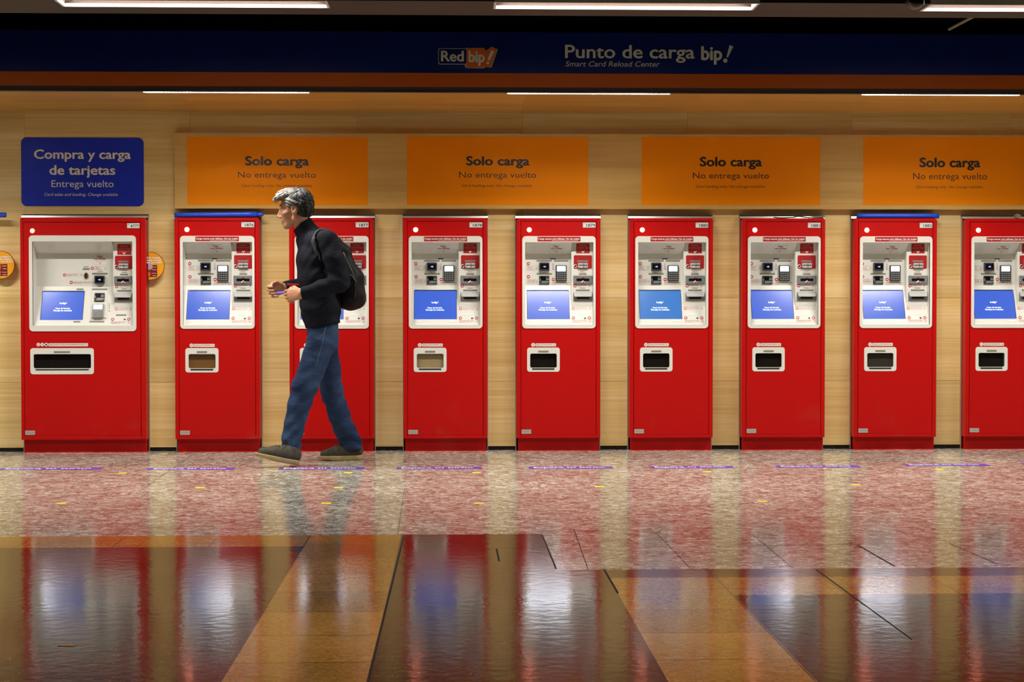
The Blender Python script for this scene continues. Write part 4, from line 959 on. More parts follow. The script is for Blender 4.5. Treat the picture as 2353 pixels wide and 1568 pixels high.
# ------------------------------------------------------------------ floor tapes
M_pur = mat('purple_tape', (92, 58, 170), 0.4)
FL = Surf((0, 0, 0), (0, 0, 1), (0, 0, 1.0)); FL.V = Vector((0, 1, 0))
tapes = [(1, 233, 1077.5, 'at the left edge, in front of the wide machine'), (342, 538, 1078, 'in front of the machine plated 1876'), (641, 838, 1077, 'under the heel of the walking man'), (911, 1107, 1076.5, 'in front of the machine plated 1878'),
         (1215, 1409, 1075.5, 'in front of the machine plated 1879'), (1493, 1686, 1074.5, 'in front of the machine plated 1880'), (1783, 1974, 1072.5, 'in front of the machine plated 1881'), (2076, 2268, 1068, 'in front of the machine plated 1882'), (2346, 2540, 1066, 'at the right edge of the photo')]
TY = onfloor(1200, 1075.5).y
for x0, x1, y, where in tapes:
    a, b = onfloor(x0, y), onfloor(x1, y); yc = (a.y+b.y)/2; yc = TY+(yc-TY)*0.8; h = 0.062
    L_ = b.x-a.x
    t = thing('floor_tape', ((a.x+b.x)/2, yc, 0), 'purple Espera tu turno floor tape '+where, 'floor tape', 'purple queue tapes on the floor')
    mb = MB(); mb.prism([(a.x, yc-h, 0.001), (b.x, yc-h, 0.001), (b.x, yc+h, 0.001), (a.x, yc+h, 0.001)], (0, 0, -0.0008)); mb.build('strip', M_pur, t)
    V, Fc = glyphs('Espera tu turno', 0.02)
    xa = min(v[0] for v in V); xb = max(v[0] for v in V); mb = MB()
    n0 = len(glyphs('Espera tu turno')[0]); mb.v = [(a.x+L_*.06+(x-xa)/(xb-xa)*L_*.84, yc-h*.3+yy/CAPH*h*1.0, 0.0014+0.0001*(i//n0)) for i, (x, yy) in enumerate(V)]; mb.f = list(Fc); mb.mi = [0]*len(Fc)
    mb.build('lettering', M_wtxt, t)
    V, Fc = glyphs('Respeta la distancia y mantén tu lugar', 0.0)
    xa = min(v[0] for v in V); xb = max(v[0] for v in V); mb = MB()
    mb.v = [(a.x+L_*.06+(x-xa)/(xb-xa)*L_*.38, yc-h*.86+yy/CAPH*h*.3, 0.0014) for x, yy in V]; mb.f = list(Fc); mb.mi = [0]*len(Fc)
    mb.build('small_lettering', M_wtxt, t)
M_yel = mat('yellow_mark', (226, 200, 40), 0.5); M_yor = mat('worn_mark', (150, 96, 24), 0.5)
marks = [(281, 1088.5, 'right of the first purple tape at the left'), (140, 1157.5, 'farthest left in the second row from the wall'), (459, 1121.5, 'straight in front of the machine plated 1876'), (800, 1087, 'just in front of the man\'s rear shoe'),
         (778, 1121.5, 'second of the three behind the man, counted from the wall'), (749, 1157.5, 'third of the three behind the man, counted from the wall'), (1095, 1087, 'by the right end of the tape before machine 1878'), (1101, 1157.5, 'far in front of the machine plated 1878'),
         (1378, 1119, 'in front of the gap right of machine 1879'), (1625, 1085, 'just below the tape before machine 1880'), (1752, 1153, 'far in front of the machine plated 1881'), (1967, 1115, 'in front of the gap left of machine 1882'), (2160, 1080, 'just below the tape before machine 1882'), (378, 1043, 'tight against the wall right of the wide machine'), (154, 1484, 'worn orange one on the dark floor at bottom left')]
for x, y, where in marks:
    c = onfloor(x, y); mb = MB(); wd = 0.024; hd = 0.030 if y < 1400 else 0.012
    if y < 1050: hd = 0.02; wd = 0.02
    a = random.uniform(-.05, .05)
    mb.prism([(c.x+dx*math.cos(a)-dy*math.sin(a), c.y+dx*math.sin(a)+dy*math.cos(a), 0.0011) for dx, dy in ((-wd, -hd), (wd, -hd), (wd, hd), (-wd, hd))], (0, 0, -0.0008))
    o = mb.build('floor_mark', M_yel if y < 1400 else M_yor, org=(c.x, c.y, 0)); tag(o, ('small yellow floor mark '+where) if y < 1400 else 'worn orange tape mark on the dark floor at bottom left', 'floor mark', 'yellow tape marks on the floor')
# ------------------------------------------------------------------ the walking man
class Field:
    """signed distance on a grid, turned into one continuous surface"""
    def __init__(s, lo, hi, h):
        s.lo = np.array(lo, float); s.h = h
        s.n = np.ceil((np.array(hi)-s.lo)/h).astype(int)+1
        s.a = np.full(s.n, 0.5, np.float32)
    def region(s, lo, hi):
        i0 = np.clip(np.floor((np.array(lo)-s.lo)/s.h).astype(int), 0, s.n); i1 = np.clip(np.ceil((np.array(hi)-s.lo)/s.h).astype(int)+1, 0, s.n)
        ax = [s.lo[k]+s.h*np.arange(i0[k], i1[k]) for k in range(3)]
        P = np.stack(np.meshgrid(*ax, indexing='ij'), -1)
        return (slice(i0[0], i1[0]), slice(i0[1], i1[1]), slice(i0[2], i1[2])), P
    def _add(s, fn, lo, hi, k, sub=False):
        R, P = s.region(np.array(lo)-k-0.02, np.array(hi)+k+0.02)
        if P.size == 0: return
        d = fn(P).astype(np.float32); a = s.a[R]
        if sub:
            d = -d; hh = np.clip(0.5-0.5*(a-d)/max(k, 1e-6), 0, 1); s.a[R] = a+(d-a)*hh+k*hh*(1-hh)
        else:
            hh = np.clip(0.5+0.5*(a-d)/max(k, 1e-6), 0, 1); s.a[R] = a+(d-a)*hh-k*hh*(1-hh)
    def cone(s, a, b, r1, r2, k=0.02, sq=None, sub=False):
        a = np.array(a, float); b = np.array(b, float); f = 1.0
        if sq is not None: L_ = np.array(sq[0], float); L_ /= np.linalg.norm(L_); f = sq[1]
        def fn(P):
            pa = P-a; ba = b-a
            if sq is not None:
                pa = pa+np.tensordot(pa, L_, 1)[..., None]*L_*(1/f-1); bb = ba+ba.dot(L_)*L_*(1/f-1)
            else: bb = ba
            t = np.clip(np.tensordot(pa, bb, 1)/max(bb.dot(bb), 1e-12), 0, 1)
            return np.linalg.norm(pa-t[..., None]*bb, axis=-1)-(r1+(r2-r1)*t)
        m = max(r1, r2)*max(1, f)
        s._add(fn, np.minimum(a, b)-m, np.maximum(a, b)+m, k, sub)
    def chain(s, pts, rs, k=0.02, sq=None):
        for i in range(len(pts)-1): s.cone(pts[i], pts[i+1], rs[i], rs[i+1], k, sq)
    def ell(s, c, r, k=0.02, R=None, sub=False):
        c = np.array(c, float); r = np.array(r, float); R = np.eye(3) if R is None else R
        def fn(P):
            q = (P-c)@R.T
            k0 = np.linalg.norm(q/r, axis=-1); k1 = np.linalg.norm(q/(r*r), axis=-1)
            return k0*(k0-1)/np.maximum(k1, 1e-9)
        s._add(fn, c-r.max(), c+r.max(), k, sub)
    def plane(s, p, n, k=0.004, box=None):
        """cut away the side the normal n points to"""
        p = np.array(p, float); n = np.array(n, float); n /= np.linalg.norm(n)
        R, P = s.region(*(box if box else (s.lo, s.lo+s.n*s.h)))
        d = np.tensordot(P-p, n, 1).astype(np.float32); a = s.a[R]
        hh = np.clip(0.5-0.5*(a-d)/k, 0, 1); s.a[R] = a+(d-a)*hh+k*hh*(1-hh)
    def wrinkle(s, fn):
        m = np.abs(s.a) < 0.03; idx = np.argwhere(m); P = s.lo+idx*s.h
        s.a[m] += fn(P).astype(np.float32)
    def sample(s, p):
        q = (np.array(p)-s.lo)/s.h; i = np.clip(np.floor(q).astype(int), 0, s.n-2); f = q-i; v = 0
        for dx in (0, 1):
            for dy in (0, 1):
                for dz in (0, 1):
                    v += s.a[i[0]+dx, i[1]+dy, i[2]+dz]*(f[0] if dx else 1-f[0])*(f[1] if dy else 1-f[1])*(f[2] if dz else 1-f[2])
        return v
    def grad(s, p):
        p = np.array(p, float); g = np.array([s.sample(p+e)-s.sample(p-e) for e in np.eye(3)*s.h]); return g/(np.linalg.norm(g)+1e-9)
    def project(s, p, off=0.0):
        p = np.array(p, float)
        for _ in range(8): p = p-s.grad(p)*(s.sample(p)-off)*0.8
        return Vector(p)
    def mesh(s):
        A = s.a; I = (A < 0)
        c = np.zeros(np.array(A.shape)-1, np.int8)
        sl = [slice(0, -1), slice(1, None)]
        for dx in (0, 1):
            for dy in (0, 1):
                for dz in (0, 1): c += I[sl[dx], sl[dy], sl[dz]]
        act = (c > 0) & (c < 8); idx = np.argwhere(act); ids = np.full(act.shape, -1, np.int64); ids[act] = np.arange(len(idx))
        cor = [(dx, dy, dz) for dx in (0, 1) for dy in (0, 1) for dz in (0, 1)]
        val = np.stack([A[idx[:, 0]+d[0], idx[:, 1]+d[1], idx[:, 2]+d[2]] for d in cor], 1); C = np.array(cor, float)
        acc = np.zeros((len(idx), 3)); cnt = np.zeros(len(idx))
        for i in range(8):
            for j in range(i+1, 8):
                if abs(C[i]-C[j]).sum() != 1: continue
                a, b = val[:, i], val[:, j]; m = (a < 0) != (b < 0); t = np.where(m, a/np.where(m, a-b, 1), 0)
                acc[m] += C[i]+(C[j]-C[i])*t[m, None]; cnt[m] += 1
        V = s.lo+s.h*(idx+acc/cnt[:, None])
        faces = []
        for ax in range(3):
            o1, o2 = [(1, 2), (2, 0), (0, 1)][ax]
            sa = [slice(None)]*3; sb = [slice(None)]*3; sa[ax] = slice(0, -1); sb[ax] = slice(1, None)
            a, b = I[tuple(sa)], I[tuple(sb)]; e = np.argwhere(a != b)
            e = e[(e[:, o1] > 0) & (e[:, o2] > 0) & (e[:, o1] < A.shape[o1]-1) & (e[:, o2] < A.shape[o2]-1)]
            u = np.zeros(3, int); u[o1] = 1; w_ = np.zeros(3, int); w_[o2] = 1
            g4 = [ids[tuple((e-d).T)] for d in (u+w_, w_, 0*u, u)]
            q = np.stack(g4, 1); flip = ~a[tuple(e.T)]; q[flip] = q[flip][:, ::-1]
            faces.append(q)
        return V, np.concatenate(faces)
    def build(s, name, m, parent, org=None, relax=1):
        V, Fq = s.mesh()
        for _ in range(relax):
            acc = np.zeros_like(V); cnt = np.zeros(len(V))
            for i in range(4):
                a, b = Fq[:, i], Fq[:, (i+1) % 4]
                np.add.at(acc, a, V[b]); np.add.at(cnt, a, 1); np.add.at(acc, b, V[a]); np.add.at(cnt, b, 1)
            V = V*0.5+0.5*acc/np.maximum(cnt, 1)[:, None]
        o0 = np.array(org if org is not None else parent_world(parent))
        me = bpy.data.meshes.new(name); me.vertices.add(len(V)); me.vertices.foreach_set('co', (V-o0).astype(np.float32).ravel())
        me.loops.add(Fq.size); me.loops.foreach_set('vertex_index', Fq.astype(np.int32).ravel())
        me.polygons.add(len(Fq)); me.polygons.foreach_set('loop_start', np.arange(0, Fq.size, 4, dtype=np.int32)); me.polygons.foreach_set('loop_total', np.full(len(Fq), 4, np.int32))
        me.polygons.foreach_set('use_smooth', [True]*len(Fq)); me.update(); me.validate()
        me.materials.append(m)
        o = bpy.data.objects.new(name, me); COL.objects.link(o)
        if parent: o.parent = parent
        elif org is not None: o.location = org
        return o
def W(px, py, Y): return np.array(at(px, py, Y))
TH = math.radians(18)
FWD = np.array([-math.cos(TH), -math.sin(TH), 0]); LEFT = np.array([math.sin(TH), -math.cos(TH), 0]); UP = np.array([0, 0, 1.0])

def skin_mat():
    m = mat('skin', (196, 140, 108), 0.5, spec=0.35, var=0.10, vscale=(28, 28, 28))
    m.node_tree.nodes['Principled BSDF'].inputs['Subsurface Weight'].default_value = 0.08
    m.node_tree.nodes['Principled BSDF'].inputs['Subsurface Radius'].default_value = (0.01, 0.004, 0.002)
    return m
M_skin = skin_mat()
M_knit = mat('navy_knit', (18, 20, 30), 0.85, spec=0.15, var=0.2, vscale=(60, 60, 60), bump=0.25, bscale=70)
def denim():
    m = mat('denim', (50, 72, 112), 0.8, spec=0.15)
    nt = m.node_tree; b = nt.nodes['Principled BSDF']; N = nt.nodes.new; L = nt.links.new
    tc = N('ShaderNodeTexCoord'); n = N('ShaderNodeTexNoise'); n.inputs['Scale'].default_value = 7; n.inputs['Detail'].default_value = 7; L(tc.outputs['Object'], n.inputs['Vector'])
    cr = N('ShaderNodeValToRGB'); e = cr.color_ramp.elements; e[0].position = 0.3; e[0].color = srgb(26, 40, 70); e[1].position = 0.68; e[1].color = srgb(52, 71, 102)
    L(n.outputs[0], cr.inputs[0]); L(cr.outputs[0], b.inputs['Base Color'])
    mp = N('ShaderNodeMapping'); mp.inputs['Scale'].default_value = (7, 7, 24); mp.inputs['Rotation'].default_value = (0, 0.35, 0); L(tc.outputs['Object'], mp.inputs[0])
    n2 = N('ShaderNodeTexNoise'); n2.inputs['Scale'].default_value = 1; n2.inputs['Detail'].default_value = 4; n2.inputs['Distortion'].default_value = 0.8; L(mp.outputs[0], n2.inputs['Vector'])
    bp = N('ShaderNodeBump'); bp.inputs['Strength'].default_value = 0.7; bp.inputs['Distance'].default_value = 0.012; L(n2.outputs[0], bp.inputs['Height']); L(bp.outputs[0], b.inputs['Normal'])
    return m
M_den = denim()
YB_ = -0.79
man = thing('person', (at(735, 780, YB_).x, YB_, 0), 'walking man in dark sweater and blue jeans seen from the side, looking left', 'person')
# joints ------------------------------------------------------------
HC = W(680.5, 478.5, YB_-0.01)
pt = math.radians(3)
hf = np.array([-math.cos(pt), 0.03, -math.sin(pt)]); hf /= np.linalg.norm(hf); hl = np.cross(UP, hf)*1.0; hl /= np.linalg.norm(hl); hu = np.cross(hf, hl)
HR = np.stack([hf, hl, hu])
hp = lambda f, l, u: HC+hf*f+hl*l+hu*u
lsh, lel, lwr = W(750, 553, -0.975), W(782, 648, -1.03), W(694, 674.5, -0.985)
rsh, rel, rwr = W(704, 552, -0.60), W(724, 648, -0.57), W(654, 662, -0.71)
lhip, lkn, lan = W(740, 792, -0.87), W(701, 886, -0.93), W(669, 1030, -0.975)
rhip, rkn, ran = W(744, 792, -0.705), W(763, 904, -0.665), W(807, 1025, -0.585)
# hands -------------------------------------------------------------
def hand(F_, wrist, d, back, thumb, curls, spread=0.0, tcurl=(0.2, 0.3), sc=1.0):
    d = d/np.linalg.norm(d); thumb = thumb-d*thumb.dot(d); thumb /= np.linalg.norm(thumb); n = back-d*back.dot(d)-thumb*back.dot(thumb); n /= np.linalg.norm(n)
    kn = [wrist+d*(0.088*sc)+thumb*(0.030*sc)-n*0.002, wrist+d*(0.092*sc)+thumb*(0.010*sc), wrist+d*(0.088*sc)-thumb*(0.011*sc), wrist+d*(0.080*sc)-thumb*(0.030*sc)-n*0.003]
    for i, kpos in enumerate(kn):
        F_.cone(wrist+thumb*(0.016-0.011*i)*sc, kpos, 0.0165*sc, 0.0115*sc, 0.012)
    F_.cone(wrist+d*0.03-n*0.008+thumb*0.012, wrist+d*0.07-n*0.007, 0.014*sc, 0.012*sc, 0.012)
    lens = [(0.043, 0.025, 0.021), (0.047, 0.029, 0.022), (0.043, 0.027, 0.021), (0.034, 0.021, 0.019)]
    tips = []
    for i in range(4):
        p = kn[i]; ang = 0; 
        for j in range(3):
            ang += curls[i][j]; dr = d*math.cos(ang)-n*math.sin(ang)+thumb*(spread*(1.5-i)*0.1)
            q = p+dr*lens[i][j]*sc
            F_.cone(p, q, (0.0092-0.0008*j)*sc, (0.0086-0.0010*j)*sc, 0.003); p = q
        tips.append(p)
    p = wrist+d*0.022*sc+thumb*0.024*sc-n*0.006; ang = 0.55
    for j, (ln, r0, r1) in enumerate(((0.042, 0.015, 0.0115), (0.034, 0.0108, 0.0098), (0.027, 0.0098, 0.0078))):
        dr = d*math.cos(ang)+thumb*math.sin(ang)-n*(0.15+tcurl[0]*j); dr /= np.linalg.norm(dr); q = p+dr*ln*sc
        F_.cone(p, q, r0*sc, r1*sc, 0.006); p = q; ang -= tcurl[1]+0.25
    return kn, tips, p
lo = (at(585, 780, -1.0).x, -1.26, -0.004); hi = (at(848, 780, -0.6).x, -0.36, 1.72)
B_ = Field(lo, hi, 0.004)
# head
B_.ell(hp(-.004, 0, .028), (.092, .073, .082), .01, HR)
B_.ell(hp(-.032, 0, -.008), (.062, .062, .068), .02, HR)
B_.ell(hp(.040, 0, -.030), (.054, .055, .080), .02, HR)
for sg in (1, -1):
    B_.cone(hp(-.002, sg*.048, -.058), hp(.058, sg*.016, -.104), .020, .016, .018)
    B_.ell(hp(.060, sg*.040, -.030), (.024, .020, .020), .015, HR)
B_.ell(hp(.066, 0, -.106), (.019, .022, .019), .014, HR)
B_.cone(hp(.083, -.030, .013), hp(.083, .030, .013), .0125, .0125, .012)
for sg in (1, -1): B_.ell(hp(.097, sg*.031, -.006), (.018, .017, .011), .008, HR, sub=True)
for sg in (1, -1):
    B_.cone(hp(.0835, sg*.019, .0035), hp(.0805, sg*.043, .0025), .0058, .0052, .004); B_.cone(hp(.0825, sg*.020, -.0135), hp(.0795, sg*.043, -.0125), .0056, .0052, .005)
B_.cone(hp(.090, 0, .006), hp(.1075, 0, -.044), .0075, .0115, .010)
for sg in (1, -1): B_.ell(hp(.096, sg*.012, -.050), (.011, .008, .008), .006, HR)
B_.cone(hp(.086, -.014, -.0755), hp(.086, .014, -.0755), .0085, .0085, .008)
B_.cone(hp(.082, -.013, -.0885), hp(.082, .013, -.0885), .0085, .0085, .008)
B_.cone(hp(.096, -.022, -.0815), hp(.096, .022, -.0815), .0035, .0035, .003, sub=True)
for sg in (1, -1):
    B_.ell(hp(.002, sg*.072, -.010), (.021, .010, .034), .006, HR)
    B_.ell(hp(.007, sg*.082, -.006), (.011, .008, .019), .004, HR, sub=True)
    B_.ell(hp(.004, sg*.071, -.040), (.011, .008, .012), .006, HR)
# neck, trunk, limbs
B_.cone(hp(-.020, 0, -.055), W(703, 531, YB_), .052, .050, .02)
trunk = [W(716, 556, YB_), W(725, 600, YB_), W(735, 690, YB_), W(741, 770, YB_)]
for i in range(3): B_.cone(trunk[i], trunk[i+1], (.045, .080, .080, .080)[i], (.045, .080, .080, .080)[i+1], .03, (LEFT, 1.5))
B_.cone(lsh, rsh, .038, .038, .02)
B_.chain([lsh, lel, lwr], [.045, .036, .026], .02); B_.chain([rsh, rel, rwr], [.045, .036, .026], .02)
B_.chain([lhip, lkn, lan, lan+np.array([0, 0, -.05])], [.075, .05, .035, .034], .03); B_.chain([rhip, rkn, ran+np.array([0, 0, .02]), ran+np.array([-.01, 0, -.035])], [.075, .05, .034, .026], .03)
ld = np.array([-0.80, 0.52, -0.10])
lk, lt, lth = hand(B_, lwr+ld*0.012, ld, np.array([-0.50, -0.80, -0.05]), np.array([0.10, 0.1, 1.0]), [(.35, .75, .5), (.45, .8, .55), (.55, .85, .6), (.65, .9, .6)], 0.2, (0.12, 0.34))
rd = np.array([-0.72, -0.62, -0.16])
rk, rt, rth = hand(B_, rwr+rd*0.010, rd, np.array([-0.62, 0.74, 0.12]), np.array([0.0, -0.08, 1.0]), [(.5, .8, .5), (.6, .85, .5), (.7, .9, .5), (.8, .9, .5)], 0.2, (0.12, 0.34))
foot = {}
B_.build('body', M_skin, man, relax=1)
# eyes and brows
M_eye = mat('eye_white', (214, 206, 196), 0.25); M_iris = mat('iris', (36, 24, 18), 0.2)
for sg in (1, -1):
    mb = MB(); c = hp(.0752, sg*.031, -.005); R = 0.0122
    lathe(mb, [(R*math.cos(a)+1e-5, R*math.sin(a)) for a in [math.radians(-90+15*i) for i in range(13)]], c, 20); e = mb.build('eye', M_eye, man, smooth=True)
    mb = MB(); c2 = hp(.0752+.0085, sg*.031+sg*.002, -.0055); lathe(mb, [(.006*math.cos(a)+1e-5, .006*math.sin(a)) for a in [math.radians(-90+15*i) for i in range(13)]], c2, 14); mb.build('iris', M_iris, e, smooth=True)
    mb = MB(); pts = [Vector(hp(.094-.010*t*t, sg*(.012+.034*t), .014+.006*math.sin(t*2.6))) for t in [i/6 for i in range(7)]]
    mb.tube(pts, [.003, .0045, .0048, .0046, .004, .003, .0015], 8); mb.build('eyebrow', mat('brow_hair', (70, 62, 56), 0.8), man, smooth=True)
# hair --------------------------------------------------------------
H_ = Field(hp(.15, 0, 0)-np.array([.02, .13, .14]), hp(-.15, 0, 0)+np.array([.02, .13, .17]), 0.0035)
H_.ell(hp(-.008, 0, .040), (.101, .083, .084), .01, HR)
H_.ell(hp(-.036, 0, -.004), (.068, .074, .074), .02, HR)
H_.ell(hp(.055, 0, .085), (.052, .062, .026), .02, HR)
for l_, dz, ln in ((.0, 0, .132), (.028, -.003, .124), (-.028, -.003, .124), (.048, -.008, .108), (.015, .004, .128)):
    H_.chain([hp(.06, l_, .093+dz), hp(.098, l_, .078+dz), hp(ln, l_*1.1, .052+dz)], [.018, .012, .0055], .010)
H_.ell(hp(.093, 0, -.030), (.058, .13, .082), .012, HR, sub=True)       # face
for sg in (1, -1):
    H_.ell(hp(.008, sg*.088, -.022), (.026, .026, .044), .008, HR, sub=True)
    H_.ell(hp(.032, sg*.085, -.062), (.040, .04, .05), .010, HR, sub=True)
H_.plane(hp(-.05, 0, -.066), -hu*1.0+hf*0.25, .010)
def hw(P):
    q = (P-HC)@HR.T
    a = q[:, 0]*150+12*np.sin(q[:, 2]*38+q[:, 1]*30)
    return .0022*np.sin(a*.8+q[:, 1]*190)+.0016*np.sin(q[:, 1]*260+q[:, 2]*120)
H_.wrinkle(hw)
def hairmat():
    m = mat('grey_hair', (150, 146, 138), 0.5, spec=0.4)
    nt = m.node_tree; b = nt.nodes['Principled BSDF']; N = nt.nodes.new; L = nt.links.new
    tc = N('ShaderNodeTexCoord'); mp = N('ShaderNodeMapping'); mp.inputs['Scale'].default_value = (26, 150, 60); L(tc.outputs['Object'], mp.inputs[0])
    n = N('ShaderNodeTexNoise'); n.inputs['Scale'].default_value = 1; n.inputs['Detail'].default_value = 5; n.inputs['Distortion'].default_value = 0.6; L(mp.outputs[0], n.inputs['Vector'])
    sx = N('ShaderNodeSeparateXYZ'); L(tc.outputs['Object'], sx.inputs[0])
    # greyer towards the front, darker at the back of the head
    xo = HC[0]-man.location.x
    mr = N('ShaderNodeMapRange'); mr.inputs[1].default_value = xo+0.055; mr.inputs[2].default_value = xo-0.06; mr.inputs[3].default_value = -0.34; mr.inputs[4].default_value = 0.14; L(sx.outputs[0], mr.inputs[0])
    ad = N('ShaderNodeMath'); ad.operation = 'ADD'; L(n.outputs[0], ad.inputs[0]); L(mr.outputs[0], ad.inputs[1])
    cr = N('ShaderNodeValToRGB'); e = cr.color_ramp.elements; e[0].position = 0.18; e[0].color = srgb(20, 18, 17); e[1].position = 0.75; e[1].color = srgb(172, 167, 157)
    x = e.new(0.45); x.color = srgb(74, 70, 65)
    L(ad.outputs[0], cr.inputs[0]); L(cr.outputs[0], b.inputs['Base Color'])
    bp = N('ShaderNodeBump'); bp.inputs['Strength'].default_value = 0.6; bp.inputs['Distance'].default_value = 0.004; L(n.outputs[0], bp.inputs['Height']); L(bp.outputs[0], b.inputs['Normal'])
    return m
M_hair = hairmat()
hair = H_.build('hair', M_hair, man, relax=1)
rs_ = random.Random(3); mb = MB()
for i in range(420):
    # locks combed forwards and down over the shell
    f0 = rs_.uniform(-.07, .09); l0 = rs_.uniform(-.07, .07); u0 = math.sqrt(max(.0004, 1-((f0+.008)/.105)**2-(l0/.086)**2))*.084+.04
    if f0 < -0.02 and rs_.random() < .5: u0 = rs_.uniform(-.04, .05); 
    p = H_.project(hp(f0, l0, u0), .0005)
    pts = [p]; ln = rs_.uniform(.012, .022)
    dirv = hf*rs_.uniform(.5, 1.0)+hl*rs_.uniform(-.25, .25)-hu*(.3 if f0 > 0 else 1.0)*rs_.uniform(.2, .8)
    if f0 < -.03: dirv = -hf*.2-hu+hl*rs_.uniform(-.2, .2)
    for k in range(3):
        g_ = H_.grad(pts[-1]); dd = dirv-g_*dirv.dot(g_)*.9; dd /= np.linalg.norm(dd)+1e-9
        pts.append(H_.project(np.array(pts[-1])+dd*ln, .0022 if k < 2 else .0035))
    mb.tube(pts, [.0022, .0026, .0018, .0005], 5)
for i in range(60):
    l0 = rs_.uniform(-.045, .06); p0 = hp(.088, l0, .086-abs(l0)*.2); 
    e = hp(rs_.uniform(.118, .142), l0*1.05+rs_.uniform(-.01, .01), rs_.uniform(.036, .064)); m_ = hp(.116, l0, .080-abs(l0)*.2)
    mb.tube([Vector(p0), Vector((p0+2*m_+e)/4+hu*.004), Vector(e)], [.0026, .0022, .0005], 5)
hl2 = mb.build('hair_lock', M_hair, hair, smooth=True); hl2['kind'] = 'stuff'
# sweater -----------------------------------------------------------
S_ = Field((lo[0], -1.26, .74), (hi[0], -.36, 1.52), 0.005)
spine = [W(742, 752, YB_), W(736, 705, YB_), W(729, 640, YB_), W(725, 595, YB_), W(722, 562, YB_)]
S_.chain(spine, [.103, .114, .113, .108, .090], .03, (LEFT, 1.42))
S_.cone(W(748, 556, -.95), W(705, 553, -.64), .062, .058, .04)
S_.cone(W(712, 545, YB_), W(698, 522, YB_-.005), .076, .062, .03)
S_.cone(W(700, 526, YB_-.005), W(691, 511, YB_-.01), .063, .062, .012)
S_.chain([lsh, W(769, 600, -1.01), lel, W(740, 663, -1.01), lwr+(lel-lwr)*.04], [.066, .061, .054, .046, .035], .025)
S_.chain([rsh, rel, rwr+(rel-rwr)*.04], [.064, .052, .037], .02)
S_.cone(lwr+(lel-lwr)*.10, lwr-(lel-lwr)*.005, .039, .037, .004); S_.cone(rwr+(rel-rwr)*.12, rwr, .040, .038, .004)
def cut_end(F_, p, d, r=0.06):
    p = np.array(p); d = np.array(d)/np.linalg.norm(d); F_.plane(p, d, .003, (p-r, p+r))
cut_end(S_, lwr, lwr-lel, .045); cut_end(S_, rwr, rwr-rel, .05)
a_, b_ = W(697, 757, YB_), W(785, 741, YB_); hd = (b_-a_); hn = np.array([hd[2], 0, -hd[0]]); hn = hn if hn[2] < 0 else -hn
S_.plane(a_, hn, .006, ((lo[0], -1.26, .72), (hi[0], -.36, .95)))
ca, cb = W(674, 530, YB_), W(709, 502.5, YB_); cdv = cb-ca; cn = np.array([-cdv[2], 0, cdv[0]]); cn = cn if cn[2] > 0 else -cn
S_.plane(ca, cn, .006, ((lo[0], -1.0, 1.36), (hi[0], -.58, 1.52)))
def sw(P):
    x, y, z = P.T
    el = np.exp(-(np.linalg.norm(P-lel, axis=1)/.10)**2); wa = np.exp(-((z-.93)/.12)**2); sh = np.exp(-(np.linalg.norm(P-(lsh+[0, 0, -.10]), axis=1)/.12)**2)
    return .0040*el*np.sin(95*(x*.5+z)+4*np.sin(22*y))+.0035*wa*np.sin(60*z+25*x+5*np.sin(9*x+6*y))+.0030*sh*np.sin(70*(z-x)+3*np.sin(20*y))+.0014*np.sin(38*z+21*x+4*np.sin(11*y))
S_.wrinkle(sw)
sweater = S_.build('sweater', M_knit, man, relax=1)
# jeans --------------------------------------------------------------
J_ = Field((lo[0], -1.26, .0), (hi[0], -.36, 1.02), 0.005)
J_.cone(W(741, 735, YB_), W(742, 785, YB_), .094, .094, .03, (LEFT, 1.4))
J_.chain([W(737, 790, -.865), W(717, 847, -.90), W(700.5, 888, -.925), W(687.5, 932, -.945), W(676, 980, -.96), W(669.5, 1015, -.97), W(669.5, 1062, -.978)], [.090, .078, .077, .067, .060, .056, .054], .02)
J_.chain([W(742, 790, -.715), W(754, 852, -.69), W(764, 905, -.665), W(778.5, 951, -.64), W(791, 987, -.615), W(805, 1012, -.59), W(815, 1042, -.575)], [.090, .076, .067, .065, .065, .061, .059], .02)
cut_end(J_, W(668, 1039, -.975), W(661, 1054, -.975)-W(669, 1037, -.975), .13)
cut_end(J_, W(812, 1032, -.58), W(812, 1052, -.58)-W(810, 1022, -.58), .10)
def jw(P):
    x, y, z = P.T
    out = .0012*np.sin(50*z+20*x+4*np.sin(12*y))
    for c, r, a_, k_ in ((lkn, .12, .0050, 75), (lan+[0, 0, .06], .13, .0055, 80), (rkn, .13, .0050, 75), (ran+[0, 0, .05], .13, .0060, 80), (lhip+[0, 0, .02], .12, .0035, 70)):
        out += a_*np.exp(-(np.linalg.norm(P-c, axis=1)/r)**2)*np.sin(k_*(z-.45*x)+3.5*np.sin(16*y+8*x))
    return out
J_.wrinkle(jw)
jeans = J_.build('jeans', M_den, man, relax=1)
# back pocket stitching and side seam lie on the cloth
M_st = mat('denim_thread', (110, 116, 130), 0.7)
mb = MB(); pts = [J_.project(W(748-(y-745)*.20, y, -1.03), .0005) for y in range(748, 850, 8)]
mb.tube(pts, .0012, 5); mb.build('side_seam', M_st, jeans, smooth=True)
mb = MB(); pts = [J_.project(W(x, y, -1.03), .0006) for x, y in ((746, 752), (742, 764), (732, 772), (721, 775))]; mb.tube(pts, .0012, 5); mb.build('pocket_seam', M_st, jeans, smooth=True)
